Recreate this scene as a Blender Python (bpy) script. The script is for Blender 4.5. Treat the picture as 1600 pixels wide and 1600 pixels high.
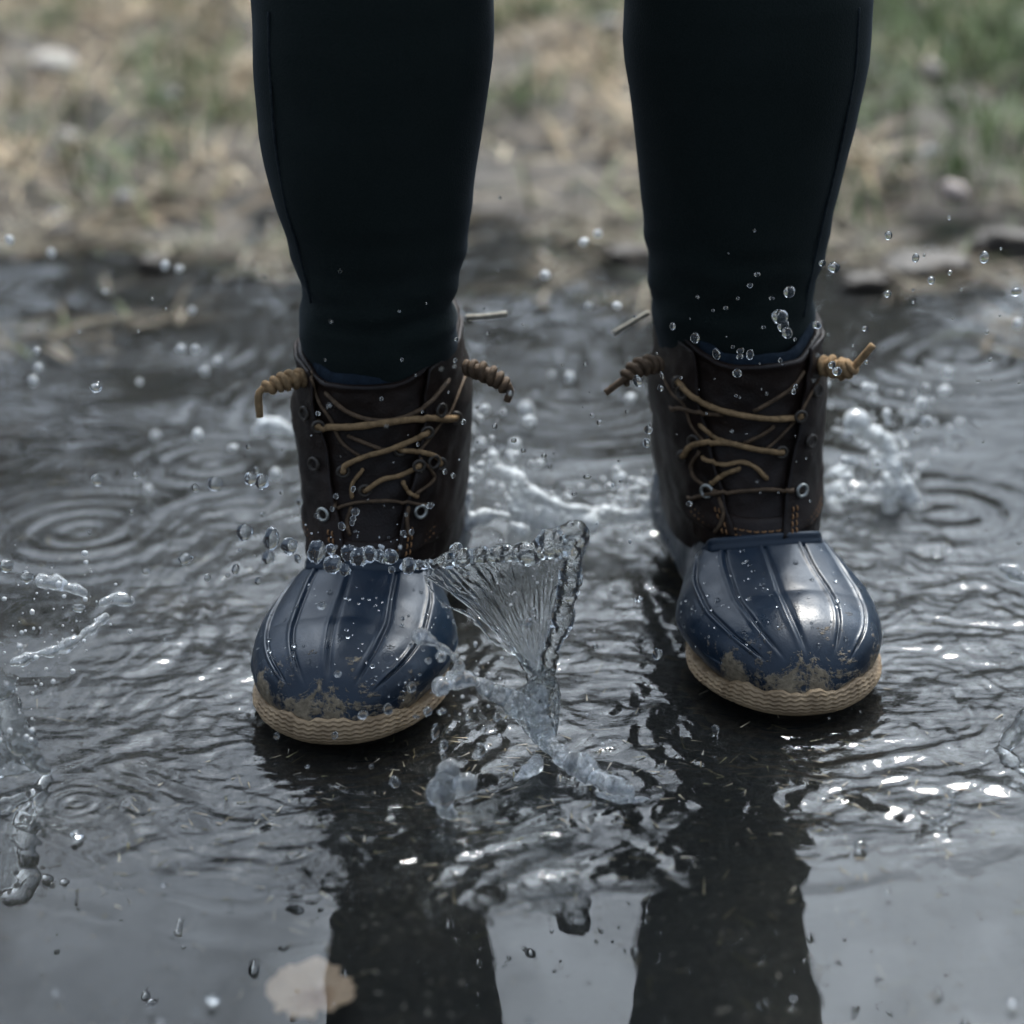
import bpy, bmesh, math, random
import numpy as np
from mathutils import Vector, Matrix, Euler
from mathutils.bvhtree import BVHTree

for o in list(bpy.data.objects):
    bpy.data.objects.remove(o)
scene = bpy.context.scene
COL = scene.collection
R = math.radians

# ------------------------------------------------------------------ camera
CAM = Vector((0.0, -1.0, 0.53))
PITCH = 22.0
ROLL = 1.3
FPX = 3333.0                                   # focal length in photograph pixels (1600 wide)
cd = bpy.data.cameras.new('camera')
cam = bpy.data.objects.new('camera', cd)
COL.objects.link(cam)
cam.location = CAM
cam.rotation_euler = (Matrix.Rotation(R(90 - PITCH), 4, 'X') @ Matrix.Rotation(R(-ROLL), 4, 'Z')).to_euler()
cd.sensor_width = 24.0
cd.lens = 24.0 * FPX / 1600.0
cd.clip_start = 0.02
cd.clip_end = 2000
cd.dof.use_dof = True
cd.dof.focus_distance = 1.125
cd.dof.aperture_fstop = 2.7
cd.dof.aperture_blades = 0
scene.camera = cam

# ------------------------------------------------------------------ sky and sun
SUN_EL, SUN_AZ = 56.0, 13.0                    # azimuth from +Y towards +X
world = bpy.data.worlds.new('World')
scene.world = world
world.use_nodes = True
wn = world.node_tree
wn.nodes.clear()
sky = wn.nodes.new('ShaderNodeTexSky')
sky.sky_type = 'NISHITA'
sky.sun_disc = False
sky.sun_elevation = R(SUN_EL)
sky.sun_rotation = R(SUN_AZ)
sky.air_density = 1.0
sky.dust_density = 10.0
sky.ozone_density = 1.0
hs = wn.nodes.new('ShaderNodeHueSaturation')
hs.inputs['Saturation'].default_value = 0.40
bg = wn.nodes.new('ShaderNodeBackground')
bg.inputs['Strength'].default_value = 0.095
wo = wn.nodes.new('ShaderNodeOutputWorld')
wn.links.new(sky.outputs[0], hs.inputs['Color'])
tn = wn.nodes.new('ShaderNodeMix'); tn.data_type = 'RGBA'; tn.blend_type = 'MULTIPLY'; tn.inputs[0].default_value = 1.0
tn.inputs[7].default_value = (0.84, 0.985, 1.15, 1)        # cool grey cloud cover
wn.links.new(hs.outputs[0], tn.inputs[6])
tcw = wn.nodes.new('ShaderNodeTexCoord')
cl = wn.nodes.new('ShaderNodeTexNoise'); cl.inputs['Scale'].default_value = 13.0; cl.inputs['Detail'].default_value = 7.0; cl.inputs['Roughness'].default_value = 0.62
wn.links.new(tcw.outputs['Generated'], cl.inputs['Vector'])
cr = wn.nodes.new('ShaderNodeMapRange'); cr.inputs['From Min'].default_value = 0.3; cr.inputs['From Max'].default_value = 0.7; cr.inputs['To Min'].default_value = 0.5; cr.inputs['To Max'].default_value = 1.5
wn.links.new(cl.outputs['Fac'], cr.inputs['Value'])
vm = wn.nodes.new('ShaderNodeVectorMath'); vm.operation = 'SCALE'
wn.links.new(tn.outputs[2], vm.inputs[0]); wn.links.new(cr.outputs[0], vm.inputs['Scale'])
wn.links.new(vm.outputs[0], bg.inputs['Color'])
wn.links.new(bg.outputs[0], wo.inputs['Surface'])
sl = bpy.data.lights.new('sun', 'SUN')
sl.energy = 1.5
sl.angle = R(10)
sl.color = (1.0, 0.94, 0.84)
sun = bpy.data.objects.new('sun', sl)
COL.objects.link(sun)
sd = Vector((math.cos(R(SUN_EL)) * math.sin(R(SUN_AZ)), math.cos(R(SUN_EL)) * math.cos(R(SUN_AZ)), math.sin(R(SUN_EL))))
sun.rotation_euler = (-sd).to_track_quat('-Z', 'Y').to_euler()
sun.location = sd * 5
scene.view_settings.view_transform = 'Standard'
scene.view_settings.look = 'None'
scene.view_settings.exposure = 1.27
scene.view_settings.gamma = 1.0
scene.view_settings.use_curve_mapping = False
scene.render.engine = 'CYCLES'
scene.cycles.max_bounces = 16
scene.cycles.transmission_bounces = 14
scene.cycles.glossy_bounces = 6
scene.cycles.diffuse_bounces = 3
scene.cycles.transparent_max_bounces = 16
scene.cycles.sample_clamp_indirect = 6.0

# ------------------------------------------------------------------ helpers
rng = np.random.default_rng(7)
random.seed(7)
cp, sp = math.cos(R(PITCH)), math.sin(R(PITCH))

def ray(u, v):
    a, b = (u - 800) / FPX, (800 - v) / FPX
    a, b = a * math.cos(R(ROLL)) + b * math.sin(R(ROLL)), b * math.cos(R(ROLL)) - a * math.sin(R(ROLL))
    return Vector((a, cp + b * sp, -sp + b * cp))

def at(u, v, Y):                                # the point seen at a pixel in the upright plane y = Y
    d = ray(u, v)
    return CAM + d * ((Y - CAM.y) / d.y)

def on_water(u, v, z=0.0):
    d = ray(u, v)
    return CAM + d * ((z - CAM.z) / d.z)

def px(y, z=0.05):                              # metres per photograph pixel at a place
    return ((y - CAM.y) * cp + (CAM.z - z) * sp) / FPX

def tag(o, label=None, cat=None, group=None, kind=None):
    if label: o['label'] = label
    if cat: o['category'] = cat
    if group: o['group'] = group
    if kind: o['kind'] = kind
    return o

def empty(name, loc=(0, 0, 0), rz=0.0):
    o = bpy.data.objects.new(name, None)
    o.empty_display_size = 0.05
    o.location = loc
    o.rotation_euler = (0, 0, rz)
    COL.objects.link(o)
    return o

def mesh_obj(name, verts, faces, mat, parent=None, smooth=True):
    me = bpy.data.meshes.new(name)
    if isinstance(verts, np.ndarray):
        verts = verts.tolist()
    me.from_pydata(verts, [], faces.tolist() if isinstance(faces, np.ndarray) else faces)
    if smooth:
        me.polygons.foreach_set('use_smooth', np.ones(len(me.polygons), bool))
    me.materials.append(mat)
    me.update()
    o = bpy.data.objects.new(name, me)
    COL.objects.link(o)
    o.parent = parent
    return o

def grid_faces(nu, nv, wrap_u=False):           # verts indexed [v][u]
    uu = np.arange(nu if wrap_u else nu - 1)
    vv = np.arange(nv - 1)
    U, V = np.meshgrid(uu, vv)
    U2 = (U + 1) % nu
    return np.stack([V * nu + U, V * nu + U2, (V + 1) * nu + U2, (V + 1) * nu + U], -1).reshape(-1, 4)

def fast_grid(name, V, F, mat, parent=None):     # big quad meshes
    me = bpy.data.meshes.new(name)
    V = np.ascontiguousarray(V, dtype=np.float32)
    me.vertices.add(len(V)); me.vertices.foreach_set('co', V.ravel())
    n, k = F.shape
    me.loops.add(n * k); me.loops.foreach_set('vertex_index', F.astype(np.int32).ravel())
    me.polygons.add(n)
    me.polygons.foreach_set('loop_start', np.arange(0, n * k, k, dtype=np.int32))
    me.polygons.foreach_set('loop_total', np.full(n, k, dtype=np.int32))
    me.polygons.foreach_set('use_smooth', np.ones(n, bool))
    me.update(calc_edges=True)
    me.materials.append(mat)
    o = bpy.data.objects.new(name, me)
    COL.objects.link(o)
    o.parent = parent
    return o

_P = np.random.default_rng(11).permutation(512)
_P = np.concatenate([_P, _P, _P])
_G = np.random.default_rng(12).normal(size=(512, 3)); _G /= np.linalg.norm(_G, axis=1)[:, None]

def noise3(x, y, z):
    x, y, z = np.broadcast_arrays(np.asarray(x, float), np.asarray(y, float), np.asarray(z, float))
    xi, yi, zi = np.floor(x).astype(int), np.floor(y).astype(int), np.floor(z).astype(int)
    xf, yf, zf = x - xi, y - yi, z - zi
    f = lambda t: t * t * t * (t * (t * 6 - 15) + 10)
    u, v, w = f(xf), f(yf), f(zf)
    out = 0
    for dx in (0, 1):
        for dy in (0, 1):
            for dz in (0, 1):
                h = _P[(_P[(_P[(xi + dx) & 511] + yi + dy) & 511] + zi + dz) & 511]
                g = _G[h]
                d = g[..., 0] * (xf - dx) + g[..., 1] * (yf - dy) + g[..., 2] * (zf - dz)
                out = out + d * (u if dx else 1 - u) * (v if dy else 1 - v) * (w if dz else 1 - w)
    return out * 1.6

def noise2(x, y, seed=0.0):
    return noise3(x, y, seed + 0.37)

def smooth(e0, e1, x):
    t = np.clip((x - e0) / (e1 - e0), 0, 1)
    return t * t * (3 - 2 * t)

def spline(pts, n):                              # Catmull-Rom through points
    P = np.array([list(p) for p in pts], float)
    if len(P) == 2:
        t = np.linspace(0, 1, n)[:, None]
        return P[0] * (1 - t) + P[1] * t
    E = np.vstack([2 * P[0] - P[1], P, 2 * P[-1] - P[-2]])
    m = len(P) - 1
    out = []
    for t in np.linspace(0, m, n):
        i = min(int(t), m - 1); f = t - i
        a, b, c, d = E[i], E[i + 1], E[i + 2], E[i + 3]
        out.append(0.5 * ((2 * b) + (c - a) * f + (2 * a - 5 * b + 4 * c - d) * f * f + (3 * b - a - 3 * c + d) * f ** 3))
    return np.array(out)

def tube(C, rad, k=10, flat=1.0, cap=True):      # swept round section, returns verts and faces
    C = np.asarray(C, float); n = len(C)
    rad = np.broadcast_to(np.asarray(rad, float), (n,))
    T = np.gradient(C, axis=0); T /= np.linalg.norm(T, axis=1)[:, None] + 1e-12
    ref = np.array([0, 0, 1.0]) if abs(T[0][2]) < 0.9 else np.array([1.0, 0, 0])
    N = np.cross(T[0], ref); N /= np.linalg.norm(N)
    V = []
    for i in range(n):
        N = N - T[i] * np.dot(N, T[i]); N /= np.linalg.norm(N) + 1e-12
        B = np.cross(T[i], N)
        for j in range(k):
            a = 2 * math.pi * j / k
            V.append(C[i] + rad[i] * (math.cos(a) * N + flat * math.sin(a) * B))
    F = grid_faces(k, n, True).tolist()
    if cap:
        F.append(list(range(k))[::-1]); F.append([(n - 1) * k + j for j in range(k)])
    return np.array(V), F

def merge(list_vf):
    V, F, o = [], [], 0
    for v, f in list_vf:
        V.append(np.asarray(v)); F += [[i + o for i in q] for q in f]; o += len(v)
    return np.vstack(V), F

# ------------------------------------------------------------------ materials
def material(name):
    m = bpy.data.materials.new(name)
    m.use_nodes = True
    nt = m.node_tree
    p = nt.nodes['Principled BSDF']
    return m, nt, p

def nd(nt, t, **kw):
    n = nt.nodes.new(t)
    for k, v in kw.items():
        if k in n.inputs: n.inputs[k].default_value = v
        else: setattr(n, k, v)
    return n

def ramp(nt, fac, stops):
    r = nt.nodes.new('ShaderNodeValToRGB')
    el = r.color_ramp.elements
    while len(el) < len(stops): el.new(0.5)
    for e, (p, c) in zip(el, stops):
        e.position = p; e.color = (*c, 1) if len(c) == 3 else c
    nt.links.new(fac, r.inputs[0])
    return r.outputs[0]

def tex(nt, scale, detail=4.0, rough=0.55, coord='Object', dist=0.0, vec_scale=None):
    tc = nd(nt, 'ShaderNodeTexCoord')
    v = tc.outputs[coord]
    if vec_scale:
        mp = nd(nt, 'ShaderNodeMapping'); mp.inputs['Scale'].default_value = vec_scale
        nt.links.new(v, mp.inputs[0]); v = mp.outputs[0]
    n = nd(nt, 'ShaderNodeTexNoise', Scale=scale, Detail=detail, Roughness=rough, Distortion=dist)
    nt.links.new(v, n.inputs['Vector'])
    return n.outputs['Fac']

def bump(nt, p, fac, strength, dist):
    b = nd(nt, 'ShaderNodeBump', Strength=strength, Distance=dist)
    nt.links.new(fac, b.inputs['Height'])
    nt.links.new(b.outputs[0], p.inputs['Normal'])
    return b

def mix(nt, fac, a, b):
    m = nt.nodes.new('ShaderNodeMix'); m.data_type = 'RGBA'
    if isinstance(fac, (int, float)): m.inputs[0].default_value = fac
    else: nt.links.new(fac, m.inputs[0])
    for s, c in ((m.inputs[6], a), (m.inputs[7], b)):
        if isinstance(c, tuple): s.default_value = (*c, 1)
        else: nt.links.new(c, s)
    return m.outputs[2]

def math_node(nt, op, a, b=None, clamp=False):
    m = nt.nodes.new('ShaderNodeMath'); m.operation = op; m.use_clamp = clamp
    for i, s in enumerate((a, b)):
        if s is None: continue
        if isinstance(s, (int, float)): m.inputs[i].default_value = s
        else: nt.links.new(s, m.inputs[i])
    return m.outputs[0]

def mat_water(name, rough=0.0, bump_s=None):
    m, nt, p = material(name)
    p.inputs['Base Color'].default_value = (0.97, 0.985, 0.98, 1)
    p.inputs['Transmission Weight'].default_value = 1
    p.inputs['IOR'].default_value = 1.333
    p.inputs['Roughness'].default_value = rough
    if bump_s:
        at_ = nt.nodes.new('ShaderNodeAttribute'); at_.attribute_name = 'churn'
        t = tex(nt, 1.0, 2.0, 0.55, 'Object', 0.8, (210, 420, 100))
        b = bump(nt, p, math_node(nt, 'MULTIPLY', t, at_.outputs['Fac']), bump_s[0], bump_s[1])
    return m
M_WATER = mat_water('puddle water', 0.0, (0.10, 0.0022))
M_SPLASH = mat_water('clear splashing water', 0.0)
def mat_whitened_water(name, lo, hi, scale):              # white mixed into the water stands in for sky glints as well as froth
    m, nt, p = material(name)
    p.inputs['Base Color'].default_value = (0.93, 0.95, 0.95, 1)
    p.inputs['IOR'].default_value = 1.333
    p.inputs['Roughness'].default_value = 0.02
    nt.links.new(ramp(nt, tex(nt, scale, 4, 0.65), [(0.35, (hi,) * 3), (0.68, (lo,) * 3)]), p.inputs['Transmission Weight'])
    return m
M_FROTH = mat_whitened_water('frothy water whitened for glints', 0.22, 0.80, 260)
M_FAN = mat_whitened_water('clear water streaked white for glints', 0.95, 1.0, 150)
M_JET = mat_whitened_water('jet of water whitened for glints', 0.70, 0.97, 260)
M_DROP = mat_whitened_water('water droplet whitened for glints', 0.975, 0.995, 300)
M_DROP_FAR = mat_whitened_water('far droplet whitened for glints', 0.35, 0.65, 200)

def mat_jeans():
    m, nt, p = material('dark navy denim')
    w = tex(nt, 900, 2, 0.6)
    l = tex(nt, 9, 4, 0.6)
    f = math_node(nt, 'ADD', math_node(nt, 'MULTIPLY', w, 0.5), math_node(nt, 'MULTIPLY', l, 0.5))
    c = ramp(nt, f, [(0.35, (0.0095, 0.0145, 0.0130)), (0.65, (0.0155, 0.0220, 0.0205))])
    nt.links.new(c, p.inputs['Base Color'])
    p.inputs['Roughness'].default_value = 0.95
    p.inputs['Specular IOR Level'].default_value = 0.15
    p.inputs['Sheen Weight'].default_value = 0.05
    p.inputs['Sheen Roughness'].default_value = 0.4
    p.inputs['Sheen Tint'].default_value = (0.6, 0.75, 1, 1)
    bump(nt, p, w, 0.5, 0.0006)
    return m
M_JEANS = mat_jeans()

def mat_plain(name, c, rough=0.6, var=0.25, scale=60, spec=0.5, bump_d=0.0, bscale=300):
    m, nt, p = material(name)
    n = tex(nt, scale, 5, 0.6)
    lo = tuple(x * (1 - var) for x in c); hi = tuple(min(1, x * (1 + var)) for x in c)
    nt.links.new(ramp(nt, n, [(0.3, lo), (0.7, hi)]), p.inputs['Base Color'])
    p.inputs['Roughness'].default_value = rough
    p.inputs['Specular IOR Level'].default_value = spec
    if bump_d:
        bump(nt, p, tex(nt, bscale, 4, 0.6), 0.7, bump_d)
    return m

def mat_rubber():
    m, nt, p = material('navy rubber with dried mud')
    base = ramp(nt, tex(nt, 35, 5, 0.6), [(0.3, (0.006, 0.0150, 0.029)), (0.7, (0.011, 0.025, 0.045))])
    tc = nd(nt, 'ShaderNodeTexCoord')
    sx = nd(nt, 'ShaderNodeSeparateXYZ'); nt.links.new(tc.outputs['Object'], sx.inputs[0])
    # mud clings near the sole: likelihood falls with height, broken by noise
    h = math_node(nt, 'MULTIPLY', math_node(nt, 'SUBTRACT', 0.042, sx.outputs['Z']), 52.0)
    h = math_node(nt, 'SUBTRACT', h, math_node(nt, 'MULTIPLY', math_node(nt, 'MAXIMUM', math_node(nt, 'SUBTRACT', sx.outputs['Y'], 0.022), 0.0), 45.0))
    n1 = tex(nt, 42, 6, 0.68, dist=0.6)
    n2 = tex(nt, 420, 4, 0.65)
    s = math_node(nt, 'ADD', h, math_node(nt, 'MULTIPLY', math_node(nt, 'SUBTRACT', n1, 0.57), 8.0))
    s = math_node(nt, 'ADD', s, math_node(nt, 'MULTIPLY', math_node(nt, 'SUBTRACT', n2, 0.5), 2.2))
    s = math_node(nt, 'MULTIPLY', s, 2.0, True)
    mudc = ramp(nt, tex(nt, 260, 5, 0.7), [(0.3, (0.10, 0.078, 0.05)), (0.7, (0.34, 0.27, 0.18))])
    nt.links.new(mix(nt, s, base, mudc), p.inputs['Base Color'])
    wet = tex(nt, 25, 3, 0.6)
    rr = ramp(nt, wet, [(0.35, (0.24,) * 3), (0.65, (0.46,) * 3)])
    r2 = mix(nt, s, rr, (0.85, 0.85, 0.85))
    nt.links.new(r2, p.inputs['Roughness'])
    p.inputs['Coat Weight'].default_value = 0.0
    hsum = math_node(nt, 'ADD', math_node(nt, 'MULTIPLY', s, 1.2), math_node(nt, 'MULTIPLY', tex(nt, 700, 3, 0.6), 0.25))
    bump(nt, p, hsum, 0.6, 0.0007)
    return m
M_RUBBER = mat_rubber()

def mat_leather():
    m, nt, p = material('dark brown oiled leather')
    n = tex(nt, 30, 6, 0.65)
    c = ramp(nt, n, [(0.3, (0.006, 0.0036, 0.0026)), (0.7, (0.021, 0.0110, 0.0072))])
    nt.links.new(c, p.inputs['Base Color'])
    nt.links.new(ramp(nt, tex(nt, 55, 4, 0.6), [(0.3, (0.42,) * 3), (0.7, (0.62,) * 3)]), p.inputs['Roughness'])
    p.inputs['Specular IOR Level'].default_value = 0.3
    v = nd(nt, 'ShaderNodeTexVoronoi', Scale=700)
    tc = nd(nt, 'ShaderNodeTexCoord'); nt.links.new(tc.outputs['Object'], v.inputs['Vector'])
    hsum = math_node(nt, 'ADD', math_node(nt, 'MULTIPLY', v.outputs['Distance'], 0.4), math_node(nt, 'MULTIPLY', n, 1.2))
    bump(nt, p, hsum, 0.5, 0.0008)
    return m
M_LEATHER = mat_leather()
M_SEAM = mat_plain('faded seam thread', (0.020, 0.027, 0.031), 0.9, 0.4, 300, 0.2, 0.0006, 900)
M_JACKET = mat_plain('dark charcoal jacket', (0.03, 0.032, 0.035), 0.9, 0.3, 20, 0.2)
M_HAIR = mat_plain('dark brown knit hat and hair', (0.05, 0.035, 0.025), 0.8, 0.3, 40, 0.3)
M_LINING = mat_plain('navy padded lining', (0.012, 0.02, 0.03), 0.95, 0.3, 300, 0.2, 0.0005, 700)
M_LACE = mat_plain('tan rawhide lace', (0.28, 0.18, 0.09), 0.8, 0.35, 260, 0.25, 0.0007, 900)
M_LACE_DARK = mat_plain('darker rawhide lace', (0.10, 0.064, 0.037), 0.7, 0.45, 200, 0.3, 0.0006, 900)  # darker tone for some strands and knots
M_LACE_GREY = mat_plain('pale frayed lace end', (0.30, 0.28, 0.23), 0.8, 0.3, 300, 0.25, 0.0006, 800)
M_STITCH = mat_plain('orange tan thread', (0.30, 0.15, 0.06), 0.8, 0.2, 500)
M_EYELET = mat_plain('worn nickel eyelet', (0.5, 0.5, 0.46), 0.35, 0.2, 400)
M_EYELET.node_tree.nodes['Principled BSDF'].inputs['Metallic'].default_value = 0.85
M_EYELET_DARK = mat_plain('tarnished brown eyelet', (0.05, 0.04, 0.03), 0.45, 0.3, 400)
M_TREAD = mat_plain('dark wet tread rubber', (0.02, 0.016, 0.012), 0.6, 0.3, 80)

def mat_sole():
    m, nt, p = material('tan chain tread rubber sole')
    n = tex(nt, 55, 5, 0.65)
    c = ramp(nt, n, [(0.25, (0.18, 0.115, 0.06)), (0.6, (0.42, 0.295, 0.17)), (0.85, (0.28, 0.19, 0.11))])
    nt.links.new(c, p.inputs['Base Color'])
    p.inputs['Roughness'].default_value = 0.6
    bump(nt, p, tex(nt, 600, 4, 0.6), 0.4, 0.0005)
    return m
M_SOLE = mat_sole()

# ------------------------------------------------------------------ ground
def ground_height(x, y):
    shore = 1.07 + 0.13 * noise2(x * 2.6, 3.1, 1) + 0.07 * noise2(x * 8, 1.7, 2) - 0.10 * smooth(0.25, 0.5, x) * (1 - smooth(0.7, 1.0, x)) + 0.06 * smooth(-0.1, -0.5, x)
    d = y - shore
    side = np.maximum(np.abs(x) - (1.9 + 0.3 * noise2(y * 1.5, 5.0, 3)), 0)
    frontd = np.maximum(-2.3 - y, 0)
    base = -0.0135 - 0.006 * smooth(0.0, -0.5, d)
    rise = np.maximum(np.maximum(d, side - 0.02), frontd)
    land = np.where(rise > 0, 0.020 * (1 - np.exp(-np.maximum(rise, 0) / 0.22)) + 0.02 * np.minimum(np.maximum(rise, 0), 3.0), 0)
    near = smooth(-0.26, 0.08, np.maximum(d, np.maximum(side - 0.1, frontd - 0.1)))
    clods = (0.026 * noise2(x * 7, y * 6, 4) + 0.016 * noise2(x * 19, y * 17, 5) + 0.003 * noise2(x * 60, y * 60, 6)) * near
    deep = 0.0014 * noise2(x * 40, y * 40, 7)
    far = smooth(4, 20, np.hypot(x, y))
    hills = 0.35 * noise2(x * 0.05, y * 0.05, 8) * far
    z = base + (land + clods + 0.0135 * near) + deep + hills
    b = np.minimum(np.abs(x + 0.085), np.abs(x - 0.150))
    foot = (np.exp(-(b / 0.06) ** 4) * smooth(-0.06, -0.02, y) * smooth(0.36, 0.30, y))
    return z * (1 - foot) + (-0.0125) * foot

def nonuni(lo, a, b, hi, step, grow=1.12):
    mid = list(np.arange(a, b + step * 0.5, step))
    up, s = [], step
    v = mid[-1]
    while v < hi:
        s *= grow; v += s; up.append(min(v, hi))
    dn, s, v = [], step, mid[0]
    while v > lo:
        s *= grow; v -= s; dn.append(max(v, lo))
    return np.array(dn[::-1] + mid + up)

def mat_ground():
    m, nt, p = material('wet mud and dead thatch')
    c1 = ramp(nt, tex(nt, 14, 8, 0.7, 'Object'), [(0.3, (0.020, 0.017, 0.013)), (0.55, (0.065, 0.052, 0.038)), (0.75, (0.15, 0.12, 0.09))])
    c2 = ramp(nt, tex(nt, 90, 5, 0.7, 'Object', 1.2), [(0.35, (0.004, 0.0045, 0.0035)), (0.6, (0.010, 0.010, 0.007)), (0.8, (0.035, 0.031, 0.020))])
    g = ramp(nt, tex(nt, 1.3, 6, 0.6, 'Object'), [(0.4, (0.15, 0.125, 0.085)), (0.6, (0.07, 0.09, 0.035))])
    geo = nd(nt, 'ShaderNodeNewGeometry')
    sx = nd(nt, 'ShaderNodeSeparateXYZ'); nt.links.new(geo.outputs['Position'], sx.inputs[0])
    under = math_node(nt, 'MULTIPLY', math_node(nt, 'ADD', sx.outputs['Z'], 0.006), 90.0, True)   # silt below the water line
    far = math_node(nt, 'MULTIPLY', math_node(nt, 'SUBTRACT', sx.outputs['Y'], 3.0), 0.5, True)
    col = mix(nt, far, mix(nt, under, c2, c1), g)
    nt.links.new(col, p.inputs['Base Color'])
    p.inputs['Roughness'].default_value = 0.75
    bump(nt, p, tex(nt, 180, 6, 0.7), 0.8, 0.004)
    return m
xs = nonuni(-150, -0.9, 0.9, 150, 0.008, 1.12)
ys = nonuni(-60, -0.4, 2.6, 300, 0.008, 1.12)
X, Y = np.meshgrid(xs, ys)
Z = ground_height(X, Y)
tag(fast_grid('ground', np.stack([X, Y, Z], -1).reshape(-1, 3), grid_faces(len(xs), len(ys)), mat_ground()), kind='structure',
    label='muddy ground with dead grass thatch around and under the puddle')

# ------------------------------------------------------------------ puddle water
LB = np.array(on_water(513, 1170)[:2]); RB = np.array(on_water(1268, 1124)[:2])      # toe points of the two boots
LYAW, RYAW = R(-8.0), R(7.0)

def boot_dist(x, y, toe, yaw):
    c, s = math.cos(-yaw), math.sin(-yaw)
    dx, dy = x - toe[0], y - toe[1]
    lx, ly = c * dx - s * dy, s * dx + c * dy
    qx = np.abs(lx); qy = np.clip(ly, 0.055, 0.225)
    return np.hypot(qx, ly - qy) - 0.054

def ripples(x, y, want_churn=False):
    d1, d2 = boot_dist(x, y, LB, LYAW), boot_dist(x, y, RB, RYAW)
    dm = np.minimum(d1, d2)
    cxm, cym = 0.03, 0.07
    dx, dy = x - cxm, (y - cym)
    r = np.hypot(dx * 0.82, dy)
    th = np.arctan2(dy, dx)
    w1, w2 = 0.035 * noise2(x * 7, y * 7, 21), 0.035 * noise2(x * 7, y * 7, 22)
    rw = r + 0.5 * w1
    w3 = 0.030 * noise2(x * 13, y * 13, 46) + 0.014 * noise2(x * 31, y * 31, 47)
    h = np.zeros_like(x)
    # outgoing rings round each boot and round the whole landing
    for d, A, s in ((d1, 0.0003, 0), (d2, 0.0002, 1)):
        dd = d + 0.35 * w1 + 0.5 * w3
        env = smooth(0.0, 0.07, np.abs(d1 - d2)) * smooth(0.004, 0.02, d) * (1 - smooth(0.10, 0.165, dd))
        mod = 0.35 + 1.1 * noise2(x * 12 + s * 9, y * 12, 23)
        h += A * env * mod * np.cos(2 * math.pi * dd / (0.0125 + 0.02 * np.clip(d, 0, 0.3)) + 3 * noise2(x * 9, y * 9, 24 + s))
    # long bow wave with a crisp leading edge in the still foreground
    fr = np.minimum(d1, d2 + 0.012) + 0.014 * noise2(x * 5, y * 5, 26) + 0.25 * w3
    h += 0.0009 * np.exp(-((fr - 0.158) / 0.012) ** 2) * (0.6 + 0.8 * noise2(x * 6, y * 3, 25))
    h += 0.00035 * np.exp(-((fr - 0.185) / 0.009) ** 2) * (0.5 + 1.2 * noise2(x * 5, y * 5, 20))
    for k, rr in enumerate((0.105, 0.118, 0.129, 0.139, 0.148)):
        h += 0.00028 * np.exp(-((fr - rr) / 0.0038) ** 2) * (0.5 + 1.0 * noise2(x * 10 + k * 5, y * 6, 27 + k))
    # churned water around and between the boots: streaks drawn out along the rings
    churn = 1 - smooth(0.085, 0.145, np.minimum(d1, d2) + 0.05 * noise2(x * 9, y * 9, 28))
    churn = np.maximum(churn, 0.75 * (1 - smooth(0.12, 0.24, r + w2)))
    churn = np.maximum(churn, 0.35 * smooth(0.13, 0.2, np.abs(x - 0.03)) * np.exp(-((y - 0.02 - 0.04 * noise2(x * 6, y * 4, 29)) / 0.085) ** 2))
    churn = np.maximum(churn, 0.8 * np.exp(-((x - 0.03) / 0.075) ** 4) * smooth(-0.185, -0.15, y + 0.03 * noise2(x * 14, y * 10, 59)) * smooth(0.05, 0.0, y))
    rad = np.where(d1 < d2, d1, d2) + 0.4 * w2 + 0.8 * w3
    ang = np.where(d1 < d2, np.arctan2(y - (LB[1] + 0.09), x - LB[0]), np.arctan2(y - (RB[1] + 0.09), x - RB[0]))
    pol = smooth(0.012, 0.06, np.abs(d1 - d2))
    h += churn * pol * 0.0004 * noise3(rad * 110, ang * 7, 31.0 + 0 * x)
    h += churn * (1 - pol) * 0.0005 * noise2(x * 60 + 4 * noise2(x * 20, y * 20, 56), y * 110 + 4 * noise2(x * 20, y * 20, 57), 58)
    h += churn * pol * 0.00028 * noise3(rad * 230, ang * 13, 33.0 + 0 * x)
    h += churn * 0.0015 * noise2(x * 26 + 3 * noise2(x * 15, y * 15, 48), y * 30, 49)
    h += churn * 0.00065 * noise2(x * 34 + 3 * noise2(x * 22, y * 22, 34), y * 40, 35)
    h += churn * 0.00042 * noise2(x * 80 + 2 * noise2(x * 50, y * 50, 36), y * 130, 37)
    h += churn * 0.00016 * noise2(x * 150, y * 270, 38)
    # broad soft swell behind and at the sides, fading to a calm foreground
    back = smooth(-0.10, 0.15, y)
    h += back * (0.0017 * noise2(x * 8, y * 9, 41) + 0.0006 * noise2(x * 19 + 2 * noise2(x * 9, y * 9, 39), y * 21, 42) + 0.00012 * noise2(x * 50, y * 55, 43))
    for (u, v, A, lam, R0) in ((330, 720, 0.0005, 0.02, 0.06), (560, 640, 0.0006, 0.02, 0.08), (1480, 800, 0.0005, 0.03, 0.07), (1500, 560, 0.0008, 0.024, 0.09),
                               (120, 1255, 0.0004, 0.008, 0.018), (130, 830, 0.0005, 0.02, 0.07), (900, 620, 0.0005, 0.02, 0.1), (1450, 1250, 0.0003, 0.012, 0.02),
                               (210, 540, 0.0006, 0.02, 0.1)):
        c = on_water(u, v)
        q = np.hypot(x - c.x, y - c.y)
        h += A * np.cos(2 * math.pi * q / lam) * np.exp(-(q / R0) ** 2)
    h += 0.00010 * noise2(x * 28, y * 16, 44) + 0.00004 * noise2(x * 75, y * 50, 45)
    # the boots push the water away
    h -= 0.0022 * np.exp(-np.maximum(dm, 0) / 0.010)
    return (h, churn) if want_churn else h

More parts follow.
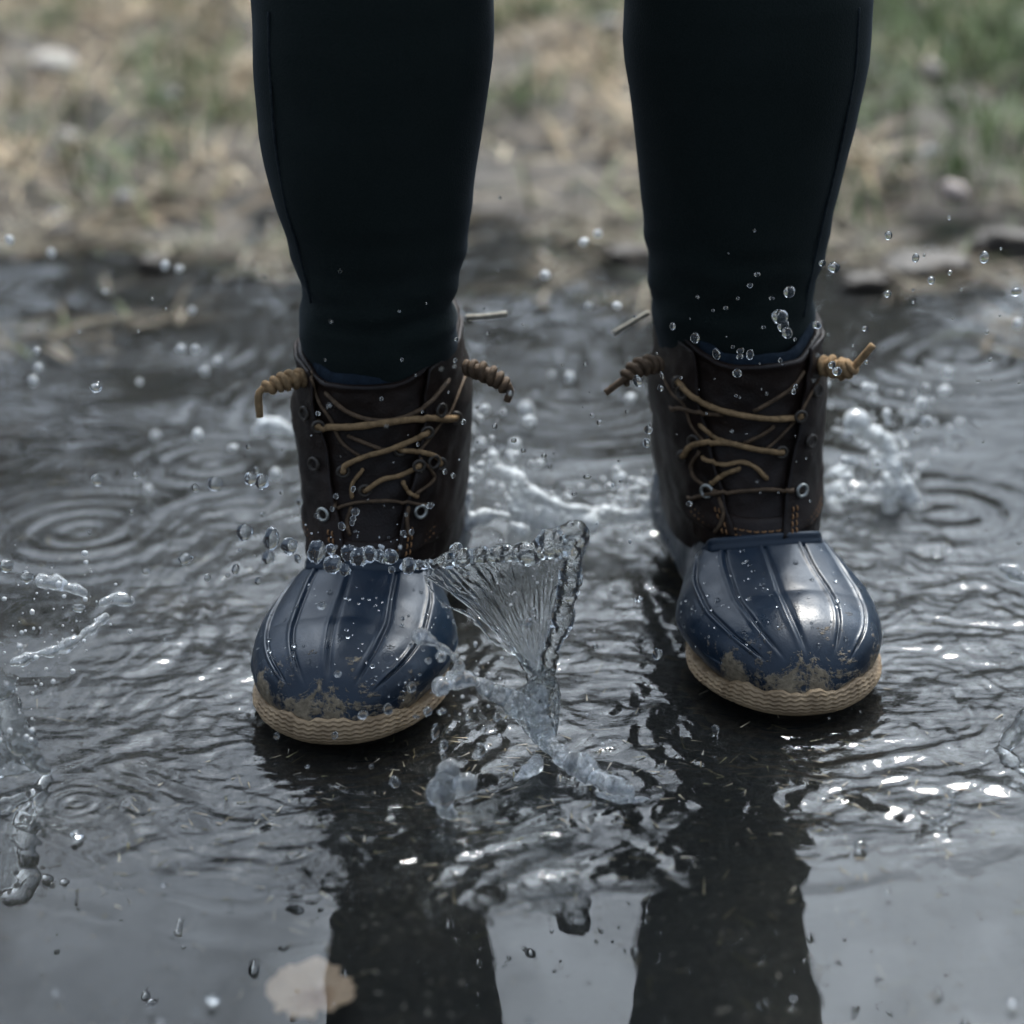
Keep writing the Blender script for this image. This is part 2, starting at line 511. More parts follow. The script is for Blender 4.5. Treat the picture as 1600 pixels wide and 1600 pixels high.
wx = nonuni(-2.6, -0.36, 0.40, 2.6, 0.0015, 1.06)
wy = nonuni(-3.0, -0.34, 0.42, 1.45, 0.0015, 1.03)
X, Y = np.meshgrid(wx, wy)
H, CH = ripples(X, Y, True)
fade = smooth(2.6, 1.5, np.abs(X))
H = H * fade
wob = fast_grid('puddle_water', np.stack([X, Y, H], -1).reshape(-1, 3), grid_faces(len(wx), len(wy)), M_WATER)
wat = wob.data.attributes.new('churn', 'FLOAT', 'POINT')
wat.data.foreach_set('value', np.clip(CH - 0.08, 0, 1).astype(np.float32).ravel())
tag(wob, kind='structure',
    label='rippling clear puddle water reflecting a grey sky')

# ------------------------------------------------------------------ duck boots
L = 0.280
def sgnpow(a, p): return np.sign(a) * np.abs(a) ** p
def half_width(s):
    s = np.asarray(s, float)
    t = np.clip(1 - s / 0.088, 0, 1)
    front = 0.0515 * np.clip(1 - t ** 2.45, 0, 1) ** (1 / 2.15)
    back = 0.0515 - 0.0160 * smooth(0.085, 0.145, s) + 0.0015 * smooth(0.18, 0.24, s)
    w = np.where(s < 0.088, front, back)
    te = np.clip((s - (L - 0.042)) / 0.042, 0, 1)
    return w * np.clip(1 - te ** 2.4, 0, 1) ** (1 / 2.2)
Z0 = 0.0115
def crown(s):                                       # height of the shell over the sole line
    s = np.asarray(s, float)
    t = np.clip(1 - s / 0.056, 0, 1)
    a = 0.0385 * np.clip(1 - t ** 2.3, 0, 1) ** (1 / 2.0)
    b = 0.0385 + (s - 0.056) * 0.25 + 0.006 * smooth(0.085, 0.14, s)
    c = np.minimum(b, 0.054)
    h = np.where(s < 0.056, a, c)
    te = np.clip((s - (L - 0.03)) / 0.03, 0, 1)
    return h * np.clip(1 - te ** 2.6, 0, 1) ** 0.5
RIBS = (-0.45, -0.26, -0.05, 0.16, 0.37)
def shell_point(s, a):
    n = 2.25 - 0.25 * smooth(0.05, 0.09, s) + 0.9 * smooth(0.10, 0.15, s)
    psi = a * (math.pi / 2 + 0.55)                     # the section tucks back under its widest line
    w, hc = half_width(s) * (1 + 0.075 * smooth(0.0, 0.03, s)), crown(s)
    k = np.clip(hc / 0.03, 0, 1)
    zc = Z0 + 0.012 * k
    c = np.cos(psi)
    x = w * sgnpow(np.sin(psi), 2 / n)
    z = zc + np.where(c >= 0, (hc - 0.012 * k) * np.abs(c) ** (2 / n), -0.024 * k * np.abs(c))
    return np.stack([x, s * np.ones_like(x), z], -1)

SH = [(0.045, 0.098, 0.262, 0.0425), (0.065, 0.102, 0.262, 0.0430), (0.085, 0.110, 0.258, 0.0440), (0.110, 0.117, 0.254, 0.0450),
      (0.135, 0.120, 0.250, 0.0450), (0.160, 0.121, 0.248, 0.0435), (0.20, 0.122, 0.248, 0.0435)]
def shaft_params(z):
    T = np.array(SH)
    return [np.interp(z, T[:, 0], T[:, i]) for i in (1, 2, 3)]
def shaft_top(phi):                                  # phi 0 at the front
    return 0.158 + 0.011 * smooth(0.35, 1.3, np.abs(phi)) + 0.024 * smooth(1.7, 2.8, np.abs(phi))
def shaft_point(phi, z, off=0.0, seed=0.0):
    f, b, a = shaft_params(z)
    cy, ry = (f + b) / 2, (b - f) / 2
    n = 2.3
    cx, sx_ = np.cos(phi), np.sin(phi)
    wob = 0.0016 * noise3(phi * 2.2, z * 55, seed) + 0.0008 * noise3(phi * 6, z * 120, seed + 4)
    x = (a + off + wob) * sgnpow(sx_, 2 / n)
    y = cy - (ry + off + wob) * sgnpow(cx, 2 / n)
    return np.stack([x, y, z * np.ones_like(x)], -1)

def flap_edge(z):                                    # angle of the quarter's front edge
    return np.interp(z, [0.06, 0.085, 0.11, 0.135, 0.165], [0.36, 0.44, 0.58, 0.72, 0.86])

def solid_patch(P, inner):                           # outer grid P[v][u], inner grid: closed thin solid
    nv, nu = P.shape[:2]
    V = np.vstack([P.reshape(-1, 3), inner.reshape(-1, 3)])
    F = grid_faces(nu, nv).tolist()
    o = nu * nv
    F += [[i + o for i in q[::-1]] for q in grid_faces(nu, nv).tolist()]
    ring = [i for i in range(nu)] + [nu * j + nu - 1 for j in range(1, nv)] + [nu * (nv - 1) + i for i in range(nu - 2, -1, -1)] + [nu * j for j in range(nv - 2, 0, -1)]
    for i in range(len(ring)):
        a, b = ring[i], ring[(i + 1) % len(ring)]
        F.append([b, a, a + o, b + o])
    return V, F

def stitches(pts, nrm, length=0.0026, gap=0.0016, r=0.00045, lift=0.0004):
    P = np.asarray(pts); N = np.asarray(nrm)
    seg = np.linalg.norm(np.diff(P, axis=0), axis=1); cum = np.concatenate([[0], np.cumsum(seg)])
    out = []
    t = 0.0
    while t + length < cum[-1]:
        q = np.array([[np.interp(t + length * f, cum, P[:, k]) for k in range(3)] for f in (0, 0.25, 0.5, 0.75, 1)])
        nn = np.array([np.interp(t + length * 0.5, cum, N[:, k]) for k in range(3)])
        q = q + nn * (lift + r * np.array([-1.2, 0.5, 0.8, 0.5, -1.2]))[:, None]
        out.append(tube(q, r, 6))
        t += length + gap
    return merge(out)

def make_boot(toe, yaw, label, cut, seed, lace_px, knots, tags, tongue_seed):
    root = empty('duck_boot', (toe[0], toe[1], 0.0), yaw)
    tag(root, label, 'boot', 'pair of duck boots')
    MW = Matrix.Translation((toe[0], toe[1], 0)) @ Matrix.Rotation(yaw, 4, 'Z')
    MI = MW.inverted()
    # --- rubber shell with raised ribs
    na, ns = 321, 170
    a = np.linspace(-1, 1, na)
    s = L * np.linspace(0.0, 1, ns) ** 1.75
    s[0] = 1e-5; s[-1] = L - 1e-5
    A, S = np.meshgrid(a, s)
    P = shell_point(S, A)
    du = np.gradient(P, axis=1); dv = np.gradient(P, axis=0)
    N = np.cross(du, dv); N /= np.linalg.norm(N, axis=-1)[..., None] + 1e-12
    N = np.where((N[..., 2:3] < 0), -N, N)
    arc = (np.pi / 2 + 0.55) * np.sqrt((half_width(S) ** 2 + crown(S) ** 2) / 2)
    disp = np.zeros_like(S)
    for k, ak in enumerate(RIBS):
        akk = ak + 0.02 * noise2(S * 14 + k * 3, 0.0, seed) + 0.03 * (ak > 0) * smooth(0.08, 0.02, S)
        q = (A - akk) * arc
        fadek = smooth(0.006 + 0.006 * abs(ak), 0.020, S) * smooth(0.120, 0.105, S)
        disp += fadek * (0.0007 * np.exp(-(q / 0.0013) ** 2) - 0.0014 * np.exp(-((q - 0.0022) / 0.0009) ** 2))
    disp += 0.0009 * noise3(P[..., 0] * 30, P[..., 1] * 30, P[..., 2] * 30 + seed) + 0.00025 * noise3(P[..., 0] * 110, P[..., 1] * 110, P[..., 2] * 110 + seed)
    P = P + N * disp[..., None]
    shell = fast_grid('rubber_shell', P.reshape(-1, 3), grid_faces(na, ns), M_RUBBER, root)
    # --- collar lip of the shell
    aa = np.linspace(-0.40, 0.40, 90)
    sc = 0.0975 + 0.10 * aa ** 2
    Pl = shell_point(sc, aa) + np.array([0, 0, 0.0005])
    Tn = np.gradient(Pl, axis=0); Tn /= np.linalg.norm(Tn, axis=1)[:, None]
    up = shell_point(sc + 0.004, aa) - shell_point(sc - 0.004, aa); up /= np.linalg.norm(up, axis=1)[:, None]
    up = up * 0.35 + np.array([0, 0.15, 0.8]); up /= np.linalg.norm(up, axis=1)[:, None]
    nn = np.cross(Tn, up); nn /= np.linalg.norm(nn, axis=1)[:, None]
    nn = np.where((nn[:, 1:2] > 0), -nn, nn)
    prof = [(-0.0034, -0.0015), (-0.003, 0.0008), (-0.0018, 0.0016), (0.0, 0.0012), (0.002, 0.0012), (0.0034, 0.0018), (0.0048, 0.0012), (0.0052, -0.001)]
    endf = smooth(0.40, 0.30, np.abs(aa))[:, None]
    V = np.stack([Pl + up * hh * (0.4 + 0.6 * endf) + nn * (oo * endf - 0.0012 * (1 - endf)) for hh, oo in prof], 0).reshape(-1, 3)
    mesh_obj('collar_lip', V, grid_faces(len(aa), len(prof)), M_RUBBER, root)
    # --- tan sole with chain-pattern rand
    tt = np.linspace(-1, 1, 1400)
    ss = L * np.abs(tt) ** 1.75
    ox = np.sign(tt) * half_width(np.clip(ss, 0, L - 1e-6))
    O = np.stack([ox, ss], -1)
    cum = np.concatenate([[0], np.cumsum(np.linalg.norm(np.diff(O, axis=0), axis=1))])
    m = 900
    arcs = np.linspace(0, cum[-1], m, endpoint=False)
    O = np.stack([np.interp(arcs, cum, O[:, 0]), np.interp(arcs, cum, O[:, 1])], -1)
    T = np.roll(O, -3, 0) - np.roll(O, 3, 0); T /= np.linalg.norm(T, axis=1)[:, None] + 1e-9
    NO = np.stack([-T[:, 1], T[:, 0]], -1)
    c0 = O.mean(0)
    if np.mean(np.sum(NO * (O - c0), 1)) < 0: NO = -NO
    mid = cum[-1] / 2
    da = arcs - mid
    top = 0.0155 + 0.0026 * noise2(da * 95, 0.3, seed + 2) + 0.0012 * noise2(da * 210, 0.8, seed + 3) - 0.0065 * smooth(0.022, 0.08, np.abs(da))
    zig = 0.00055 * (2 / math.pi) * np.arcsin(np.sin(2 * math.pi * da / 0.0052)) + 0.0011 * noise2(da * 60, 0.1, seed)
    nl = 40
    rows = []
    for j in range(nl):
        f = j / (nl - 1)
        zz = f * top
        o = 0.0020 - 0.0105 * smooth(0.05, 0.12, O[:, 1]) + 0.0020 * math.sin(math.pi * min(1, f * 0.95 + 0.05)) - 0.0045 * (1 - f) ** 4
        groove = 0.00050 * np.cos(2 * math.pi * (zz + zig) / 0.00235) * smooth(0.0, 0.08, f) * smooth(1.0, 0.93, f)
        rows.append(np.column_stack([O + NO * (o + groove)[:, None], zz + 0.0012]))
    rows.append(np.column_stack([O + NO * (0.0006 - 0.0105 * smooth(0.05, 0.12, O[:, 1]))[:, None], top + 0.0016]))
    rows.append(np.column_stack([O - NO * 0.012, top + 0.0008]))
    V = np.vstack(rows)
    F = grid_faces(m, len(rows), True).tolist()
    F.append(list(range(m))[::-1])
    sole = mesh_obj('sole', V, F, M_SOLE, root)
    ti = O[::6] - NO[::6] * 0.014
    V = np.vstack([np.column_stack([ti, np.full(len(ti), 0.0025)]), np.column_stack([ti, np.full(len(ti), -0.0128)])])
    k = len(ti)
    F = grid_faces(k, 2, True).tolist() + [[k + i for i in range(k)]]
    mesh_obj('tread', V, F, M_TREAD, sole, False)
    # --- leather shaft (front tongue and back in one tube, open at the top), lining inside
    nphi, nz = 200, 80
    phi = np.linspace(-math.pi, math.pi, nphi, endpoint=False)
    rows = []
    for j in range(nz):
        f = j / (nz - 1)
        z = 0.045 + f * (shaft_top(phi) - 0.045)
        off = -0.0010 * (np.abs(phi) < 1.0)
        rows.append(shaft_point(phi, z, 0.0014 * math.exp(-((f - 1) / 0.02) ** 2), seed))
    for i, (o, dz) in enumerate(((-0.0012, 0.0012), (-0.0030, 0.0), (-0.0034, -0.004))):
        rows.append(shaft_point(phi, shaft_top(phi), o, seed) + np.array([0, 0, dz]))
    shaft = mesh_obj('leather_shaft', np.vstack(rows), grid_faces(nphi, len(rows), True), M_LEATHER, root)
    rows = []
    for o, dz in ((-0.0034, -0.03), (-0.0032, 0.0), (-0.0035, 0.004), (-0.0055, 0.0055), (-0.0075, 0.004), (-0.008, -0.03)):
        rows.append(shaft_point(phi, shaft_top(phi), o, seed) + np.stack([0 * phi, 0 * phi, dz + 0.001 * noise2(phi * 5, dz, seed)], -1))
    mesh_obj('lining', np.vstack(rows), grid_faces(nphi, len(rows), True), M_LINING, root)
    # --- vamp strip stitched above the lip
    ph = np.linspace(-0.95, 0.95, 70)
    zs = np.linspace(0.050, 0.0735, 10)
    PH, ZS = np.meshgrid(ph, zs)
    ZS = ZS + 0.006 * (np.abs(PH) / 0.95) ** 2
    sel = np.where(np.linspace(0, 1, 10) > 0.9, 0.0014, 0.0022)[:, None]
    P = shaft_point(PH, ZS, sel * np.ones_like(PH), seed)
    Q = shaft_point(PH, ZS, -0.001 * np.ones_like(PH), seed)
    vamp = mesh_obj('vamp', *solid_patch(P, Q), M_LEATHER, root)
    parts = []
    for zz in (0.0640, 0.0672):
        zl = zz + 0.006 * (np.abs(ph) / 0.95) ** 2
        p = shaft_point(ph, zl, 0.0022 * np.ones_like(ph), seed)
        parts.append(stitches(p, np.stack([np.sin(ph), -np.cos(ph), 0 * ph], -1)))
    mesh_obj('stitching', *merge(parts), M_STITCH, vamp)
    # --- quarter flaps with eyelets
    bvh_src = [shaft, vamp]
    for side in (-1, 1):
        zz = np.linspace(0.0635, 0.164, 60)
        uu = np.linspace(0, 1, 50)
        UU, ZZ = np.meshgrid(uu, zz)
        e = flap_edge(ZZ) - cut[side] + 0.03 * noise2(ZZ * 60, 0.5 * side, seed)
        PHI = side * (e + UU * (2.1 - e))
        zl = ZZ + 0.006 * UU
        lift = 0.0030 + 0.0022 * np.exp(-UU / 0.12) * (0.6 + 0.8 * noise2(ZZ * 45, side * 2.0, seed + 9)) + 0.0030 * np.exp(-((ZZ - 0.125) / 0.016) ** 2) * smooth(0.2, 0.6, UU)
        P = shaft_point(PHI, zl, lift, seed)
        Q = shaft_point(PHI, zl, lift - 0.0022, seed)
        if side > 0: P, Q = P, Q
        V, F = solid_patch(P, Q)
        if side < 0: F = [f[::-1] for f in F]
        flap = mesh_obj('quarter_flap', V, F, M_LEATHER, root)
        bvh_src.append(flap)
        # stitching along the front edge
        rowsP = []
        zz = np.linspace(0.0645, 0.079, 20)
        for inset in (0.055, 0.085):
            ph1 = side * (flap_edge(zz) - cut[side] + 0.03 * noise2(zz * 60, 0.5 * side, seed) + inset * (2.1 - flap_edge(zz) + cut[side]))
            lf = 0.0030 + 0.0022 * np.exp(-inset / 0.12) * (0.6 + 0.8 * noise2(zz * 45, side * 2.0, seed + 9))
            p = shaft_point(ph1, zz + 0.006 * inset, lf, seed)
            rowsP.append(stitches(p, np.stack([np.sin(ph1), -np.cos(ph1), 0 * ph1], -1)))
        mesh_obj('stitching', *merge(rowsP), M_STITCH, flap)
        for ez in (0.0865, 0.112, 0.139):
            ep = side * (float(flap_edge(np.array(ez))) - cut[side] + 0.20)
            c = shaft_point(np.array([ep]), np.array([ez]), 0.0054, seed)[0]
            nrm = Vector((math.sin(ep), -math.cos(ep), 0.05)).normalized()
            t1 = nrm.cross(Vector((0, 0, 1))).normalized(); t2 = nrm.cross(t1)
            ring = np.array([list(Vector(c) + 0.0034 * (math.cos(q) * t1 + math.sin(q) * t2)) for q in np.linspace(0, 2 * math.pi, 25)])
            mesh_obj('eyelet', *tube(ring, 0.0010, 8, cap=False), M_EYELET if ez < 0.1 else M_EYELET_DARK, flap)
    # --- laces laid on the leather
    dg_v, dg_f = [], []
    o0 = 0
    for ob in bvh_src:
        me = ob.data
        vs = [MW @ v.co for v in me.vertices]
        dg_v += vs
        dg_f += [[i + o0 for i in p.vertices] for p in me.polygons]
        o0 += len(vs)
    bvh = BVHTree.FromPolygons(dg_v, dg_f)
    for n_l, (pts, r, matl, lift) in enumerate(lace_px):
        sm = spline([(u, v, 0) for u, v in pts], max(8, 7 * len(pts)))
        C = []
        last = None
        for u, v, _ in sm:
            d = ray(u, v).normalized()
            hit, nrm, _, dist = bvh.ray_cast(CAM, d)
            if hit is None:
                hit = at(u, v, last if last is not None else toe[1] + 0.12)
            else:
                last = hit.y
            C.append(list(hit - d * (r * 0.8 + lift)))
        C = np.array(C)
        for _ in range(2):
            C[1:-1, 1] = 0.25 * C[:-2, 1] + 0.5 * C[1:-1, 1] + 0.25 * C[2:, 1]
        C = np.vstack([C[0] + np.array([0, 0.009, 0]) - 0.6 * (C[1] - C[0]), C, C[-1] + np.array([0, 0.009, 0]) + 0.6 * (C[-1] - C[-2])])
        rad = r * (1 + 0.16 * noise2(np.arange(len(C)) * 0.45, n_l * 1.7, seed))
        V, F = tube(C, rad * 0.9, 8, 0.85)
        V = np.array([list(MI @ Vector(v)) for v in V])
        mesh_obj('lace', V, F, matl, root)
        if matl is M_LACE and r > 0.00165:            # the lace dives into dark eyelets
            for e_ in (C[1], C[-2]):
                c_ = Vector(e_) + Vector((0, 0.0012, 0))
                ring = np.array([list(MI @ (c_ + Vector((0.0030 * math.cos(q), 0.0008 * math.cos(q), 0.0030 * math.sin(q))))) for q in np.linspace(0, 2 * math.pi, 21)])
                mesh_obj('eyelet', *tube(ring, 0.0010, 8, cap=False), M_EYELET_DARK, root)
    # --- barrel knots of the lace at the sides
    for (axis_px, Yk, turns, rc, tail_px, matl) in knots:
        ax = spline([at(u, v, Yk + dy) for u, v, dy in axis_px], 90)
        T = np.gradient(ax, axis=0); T /= np.linalg.norm(T, axis=1)[:, None]
        f = np.linspace(0, 1, 90)
        a_ = 2 * math.pi * (turns + 1.6) * (f + 0.02 * np.sin(9 * f))
        e1 = np.cross(T, np.array([0, 1.0, 0])); e1 /= np.linalg.norm(e1, axis=1)[:, None]
        e2 = np.cross(T, e1)
        rr = 0.82 * rc * (0.70 + 0.5 * np.sin(math.pi * np.clip(f * 0.9 + 0.1, 0, 1)))
        hel = ax + rr[:, None] * (np.cos(a_)[:, None] * e1 + np.sin(a_)[:, None] * e2)
        core = tube(ax, rr * 0.9, 12)
        coil = tube(hel, 0.0020 * (1 + 0.15 * noise2(np.arange(90) * 0.2, 2.0, seed)), 8)
        tl = spline([at(u, v, Yk + dy) for u, v, dy in tail_px], 12)
        tail = tube(tl, 0.0021 * (1 + 0.12 * noise2(np.arange(12) * 0.7, 0, seed)), 8)
        V, F = merge([core, coil, tail])
        V = np.array([list(MI @ Vector(v)) for v in V])
        mesh_obj('lace_knot', V, F, matl, root)
    for pts, Yk, r in tags:
        C = spline([at(u, v, Yk) for u, v in pts], 14)
        V, F = tube(C, r * (1 + 0.15 * noise2(np.arange(14) * 0.6, 1, seed)), 8, 0.7)
        V = np.array([list(MI @ Vector(v)) for v in V])
        mesh_obj('heel_lace', V, F, M_LACE_GREY, root)
    # --- water beads clinging to the shell
    rs = np.random.default_rng(int(seed * 10) + 5)
    bead = bmesh.new(); bmesh.ops.create_icosphere(bead, subdivisions=2, radius=1.0)
    bv = np.array([list(v.co) for v in bead.verts]); bf = [[v.index for v in fc.verts] for fc in bead.faces]; bead.free()
    lst = []
    for _ in range(150):
        s_ = rs.uniform(0.012, 0.098); a_ = rs.uniform(-0.78, 0.78)
        p = shell_point(np.array([s_]), np.array([a_]))[0]
        p1 = shell_point(np.array([s_]), np.array([a_ + 0.02]))[0]; p2 = shell_point(np.array([s_ + 0.002]), np.array([a_]))[0]
        n_ = np.cross(p1 - p, p2 - p); n_ /= np.linalg.norm(n_)
        if n_[2] < 0: n_ = -n_
        rad = 0.00035 + 0.0012 * rs.random() ** 3.0
        b = bv * rad
        dn = b @ n_
        b = b - np.outer(dn * 0.45, n_)
        lst.append((b + p + n_ * (rad * 0.22 + 0.0002), bf))
    V, F = merge(lst)
    bd = mesh_obj('water_beads', V, F, M_SPLASH, root)
    bd['kind'] = 'stuff'
    bd['label'] = 'fine clear water beads clinging to the navy rubber'
    return root

TL, DL = M_LACE, M_LACE_DARK
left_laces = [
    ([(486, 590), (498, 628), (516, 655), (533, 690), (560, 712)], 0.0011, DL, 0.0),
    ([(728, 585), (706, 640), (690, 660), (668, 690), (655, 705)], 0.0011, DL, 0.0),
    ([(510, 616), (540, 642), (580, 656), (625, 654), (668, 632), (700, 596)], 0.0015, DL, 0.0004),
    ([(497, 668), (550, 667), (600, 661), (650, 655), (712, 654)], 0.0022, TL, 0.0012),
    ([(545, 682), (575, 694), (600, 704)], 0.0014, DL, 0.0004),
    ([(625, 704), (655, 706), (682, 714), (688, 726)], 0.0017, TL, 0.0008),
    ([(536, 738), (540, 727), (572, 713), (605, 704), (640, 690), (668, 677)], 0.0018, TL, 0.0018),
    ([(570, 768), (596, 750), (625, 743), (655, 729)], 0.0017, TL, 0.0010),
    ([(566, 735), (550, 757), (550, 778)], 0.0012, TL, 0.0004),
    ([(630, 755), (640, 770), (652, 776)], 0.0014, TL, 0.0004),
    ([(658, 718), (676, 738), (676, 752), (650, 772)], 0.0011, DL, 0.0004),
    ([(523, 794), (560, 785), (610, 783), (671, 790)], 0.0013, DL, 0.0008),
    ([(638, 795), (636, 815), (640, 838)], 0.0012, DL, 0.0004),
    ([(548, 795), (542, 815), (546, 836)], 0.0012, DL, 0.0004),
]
left_knots = [
    ([(484, 590, 0), (462, 592, -0.006), (438, 598, -0.01), (412, 608, -0.012)], 0.13, 4.2, 0.0042, [(412, 606, -0.012), (404, 618, -0.013), (406, 652, -0.014)], TL),
    ([(730, 574, 0), (752, 580, -0.006), (776, 592, -0.01), (793, 608, -0.012)], 0.13, 4.2, 0.0042, [(793, 600, -0.012), (797, 612, -0.012), (792, 627, -0.012)], DL),
]
left_tags = [([(728, 496), (760, 494), (792, 490)], 0.20, 0.0024)]
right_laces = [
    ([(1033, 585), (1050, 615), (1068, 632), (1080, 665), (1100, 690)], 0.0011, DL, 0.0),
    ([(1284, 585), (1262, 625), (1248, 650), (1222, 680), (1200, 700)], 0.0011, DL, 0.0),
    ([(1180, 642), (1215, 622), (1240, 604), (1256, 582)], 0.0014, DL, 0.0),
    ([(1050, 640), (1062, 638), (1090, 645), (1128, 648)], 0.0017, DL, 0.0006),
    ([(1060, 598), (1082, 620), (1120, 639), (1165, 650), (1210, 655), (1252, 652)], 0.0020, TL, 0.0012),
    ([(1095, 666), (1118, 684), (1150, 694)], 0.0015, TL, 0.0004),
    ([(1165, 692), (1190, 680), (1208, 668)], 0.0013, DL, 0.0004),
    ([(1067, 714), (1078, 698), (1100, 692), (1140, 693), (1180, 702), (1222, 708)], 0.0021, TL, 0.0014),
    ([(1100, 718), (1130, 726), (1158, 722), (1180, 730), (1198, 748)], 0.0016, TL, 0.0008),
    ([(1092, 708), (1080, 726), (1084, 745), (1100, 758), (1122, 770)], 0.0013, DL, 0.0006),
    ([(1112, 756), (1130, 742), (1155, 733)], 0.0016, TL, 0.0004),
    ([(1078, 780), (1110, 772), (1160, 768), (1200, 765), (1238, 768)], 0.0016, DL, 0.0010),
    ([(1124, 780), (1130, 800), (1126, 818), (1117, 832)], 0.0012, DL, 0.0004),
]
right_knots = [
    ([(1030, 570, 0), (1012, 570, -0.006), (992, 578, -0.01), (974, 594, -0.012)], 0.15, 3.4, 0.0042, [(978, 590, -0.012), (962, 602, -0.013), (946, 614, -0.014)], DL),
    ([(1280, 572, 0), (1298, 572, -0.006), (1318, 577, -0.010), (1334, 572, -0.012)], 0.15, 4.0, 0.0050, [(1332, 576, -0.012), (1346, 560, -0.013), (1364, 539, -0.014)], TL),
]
right_tags = [([(1014, 488), (990, 502), (958, 521)], 0.22, 0.0024)]
make_boot(LB, LYAW, 'navy rubber and brown leather duck boot nearer the camera, water strung across it', {-1: 0.24, 1: 0.0}, 1.3, left_laces, left_knots, left_tags, 1)
make_boot(RB, RYAW, 'navy rubber and brown leather duck boot set farther back, ribs fully in view', {-1: 0.0, 1: 0.26}, 4.7, right_laces, right_knots, right_tags, 2)

# ------------------------------------------------------------------ the wearer, in dark jeans
def leg_rows(table, Yax):
    rows = []
    for v, l, r in table:
        p, q = at(l, v, Yax(v)), at(r, v, Yax(v))
        rows.append(((p.x + q.x) / 2, Yax(v), p.z, (q.x - p.x) / 2))
    return rows
left_tab = [(0, 393, 770), (60, 394, 771), (100, 396, 769), (200, 405, 755), (300, 424, 741), (325, 431, 739), (350, 440, 734), (400, 454, 727), (450, 467, 719), (475, 470, 714), (500, 468, 717), (530, 473, 716), (560, 477, 714)]
right_tab = [(0, 975, 1361), (60, 974, 1358), (100, 977, 1354), (200, 990, 1334), (300, 1003, 1309), (350, 1008, 1297), (400, 1013, 1285), (450, 1017, 1274), (475, 1016, 1271), (500, 1020, 1273), (530, 1028, 1274), (560, 1032, 1272)]
def jeans_mesh():
    out = []
    for tab, Yb, hipx, sd_ in ((left_tab, 0.158, -0.085, 1.0), (right_tab, 0.190, 0.115, 2.0)):
        rows = leg_rows(tab, lambda v: Yb - 0.02 * (560 - v) / 560)
        low = rows[-1]
        rows += [(low[0], low[1], low[2] - 0.02, 0.038), (low[0], low[1], 0.10, 0.034)]
        t = rows[0]
        up = [(t[0] * 0.97, t[1], t[2] + 0.06, t[3] * 0.99), (t[0] * 0.93, t[1] - 0.005, t[2] + 0.12, t[3] * 1.02), (t[0] * 0.9, t[1], t[2] + 0.22, t[3] * 1.22), (hipx * 0.85, t[1] + 0.01, 0.80, 0.088), (hipx * 0.8, t[1] + 0.02, 0.90, 0.095), (hipx * 0.75, t[1] + 0.02, 1.0, 0.09)]
        rows = up[::-1] + rows
        T = np.array(rows)[::-1]
        zf = np.concatenate([np.linspace(T[0, 2], 0.40, 150), np.linspace(0.41, T[-1, 2], 30)])
        k = 96
        ph = np.linspace(0, 2 * math.pi, k, endpoint=False)
        V = []
        for z in zf:
            cx, cy, w = (np.interp(z, T[:, 2], T[:, i]) for i in (0, 1, 3))
            bunch = 0.0036 * math.exp(-((z - 0.195) / 0.03) ** 2)
            wr = bunch * noise3(np.cos(ph) * 1.3, np.sin(ph) * 1.3, z * 70 + sd_ * 9) + 0.0013 * noise3(np.cos(ph) * 1.6, np.sin(ph) * 1.6, z * 24 + sd_ * 5)
            V.append(np.stack([cx + (w + wr) * np.cos(ph), cy + (w * 1.06 + wr) * np.sin(ph), np.full(k, z)], -1))
        F = grid_faces(k, len(zf), True).tolist()
        F.append([(len(zf) - 1) * k + j for j in range(k)])
        out.append((np.vstack(V), F))
    # hips joining the two legs
    k = 48
    ph = np.linspace(0, 2 * math.pi, k, endpoint=False)
    V = []
    for z, w, d in ((0.80, 0.05, 0.07), (0.83, 0.14, 0.105), (0.90, 0.175, 0.125), (0.98, 0.165, 0.12), (1.04, 0.145, 0.11)):
        V.append(np.stack([0.012 + w * np.cos(ph), 0.18 + d * np.sin(ph), np.full(k, z)], -1))
    F = grid_faces(k, len(V), True).tolist() + [list(range(k))[::-1], [(len(V) - 1) * k + j for j in range(k)]]
    out.append((np.vstack(V), F))
    return merge(out)
person = empty('person', (0.03, 0.18, 0.0))
tag(person, 'person in slim dark navy jeans standing in the puddle, seen from the knees down', 'person')
V, F = jeans_mesh()
V = V - np.array([0.03, 0.18, 0.0])
mesh_obj('jeans', V, F, M_JEANS, person)
# outer side seams of the jeans
for tab, Yb, sgn in ((left_tab, 0.158, -1), (right_tab, 0.190, 1)):
    C = []
    for v, l, r in tab[:9]:
        Ya = Yb - 0.02 * (560 - v) / 560
        p, q = at(l, v, Ya), at(r, v, Ya)
        w = (q.x - p.x) / 2 + 0.0006
        a_ = R(-38 if sgn > 0 else -142)
        C.append(((p.x + q.x) / 2 + w * math.cos(a_), Ya + w * 1.06 * math.sin(a_), p.z))
    V, F = tube(spline(C, 60), 0.0008, 8)
    mesh_obj('side_seam', V - np.array([0.03, 0.18, 0.0]), F, M_SEAM, person)
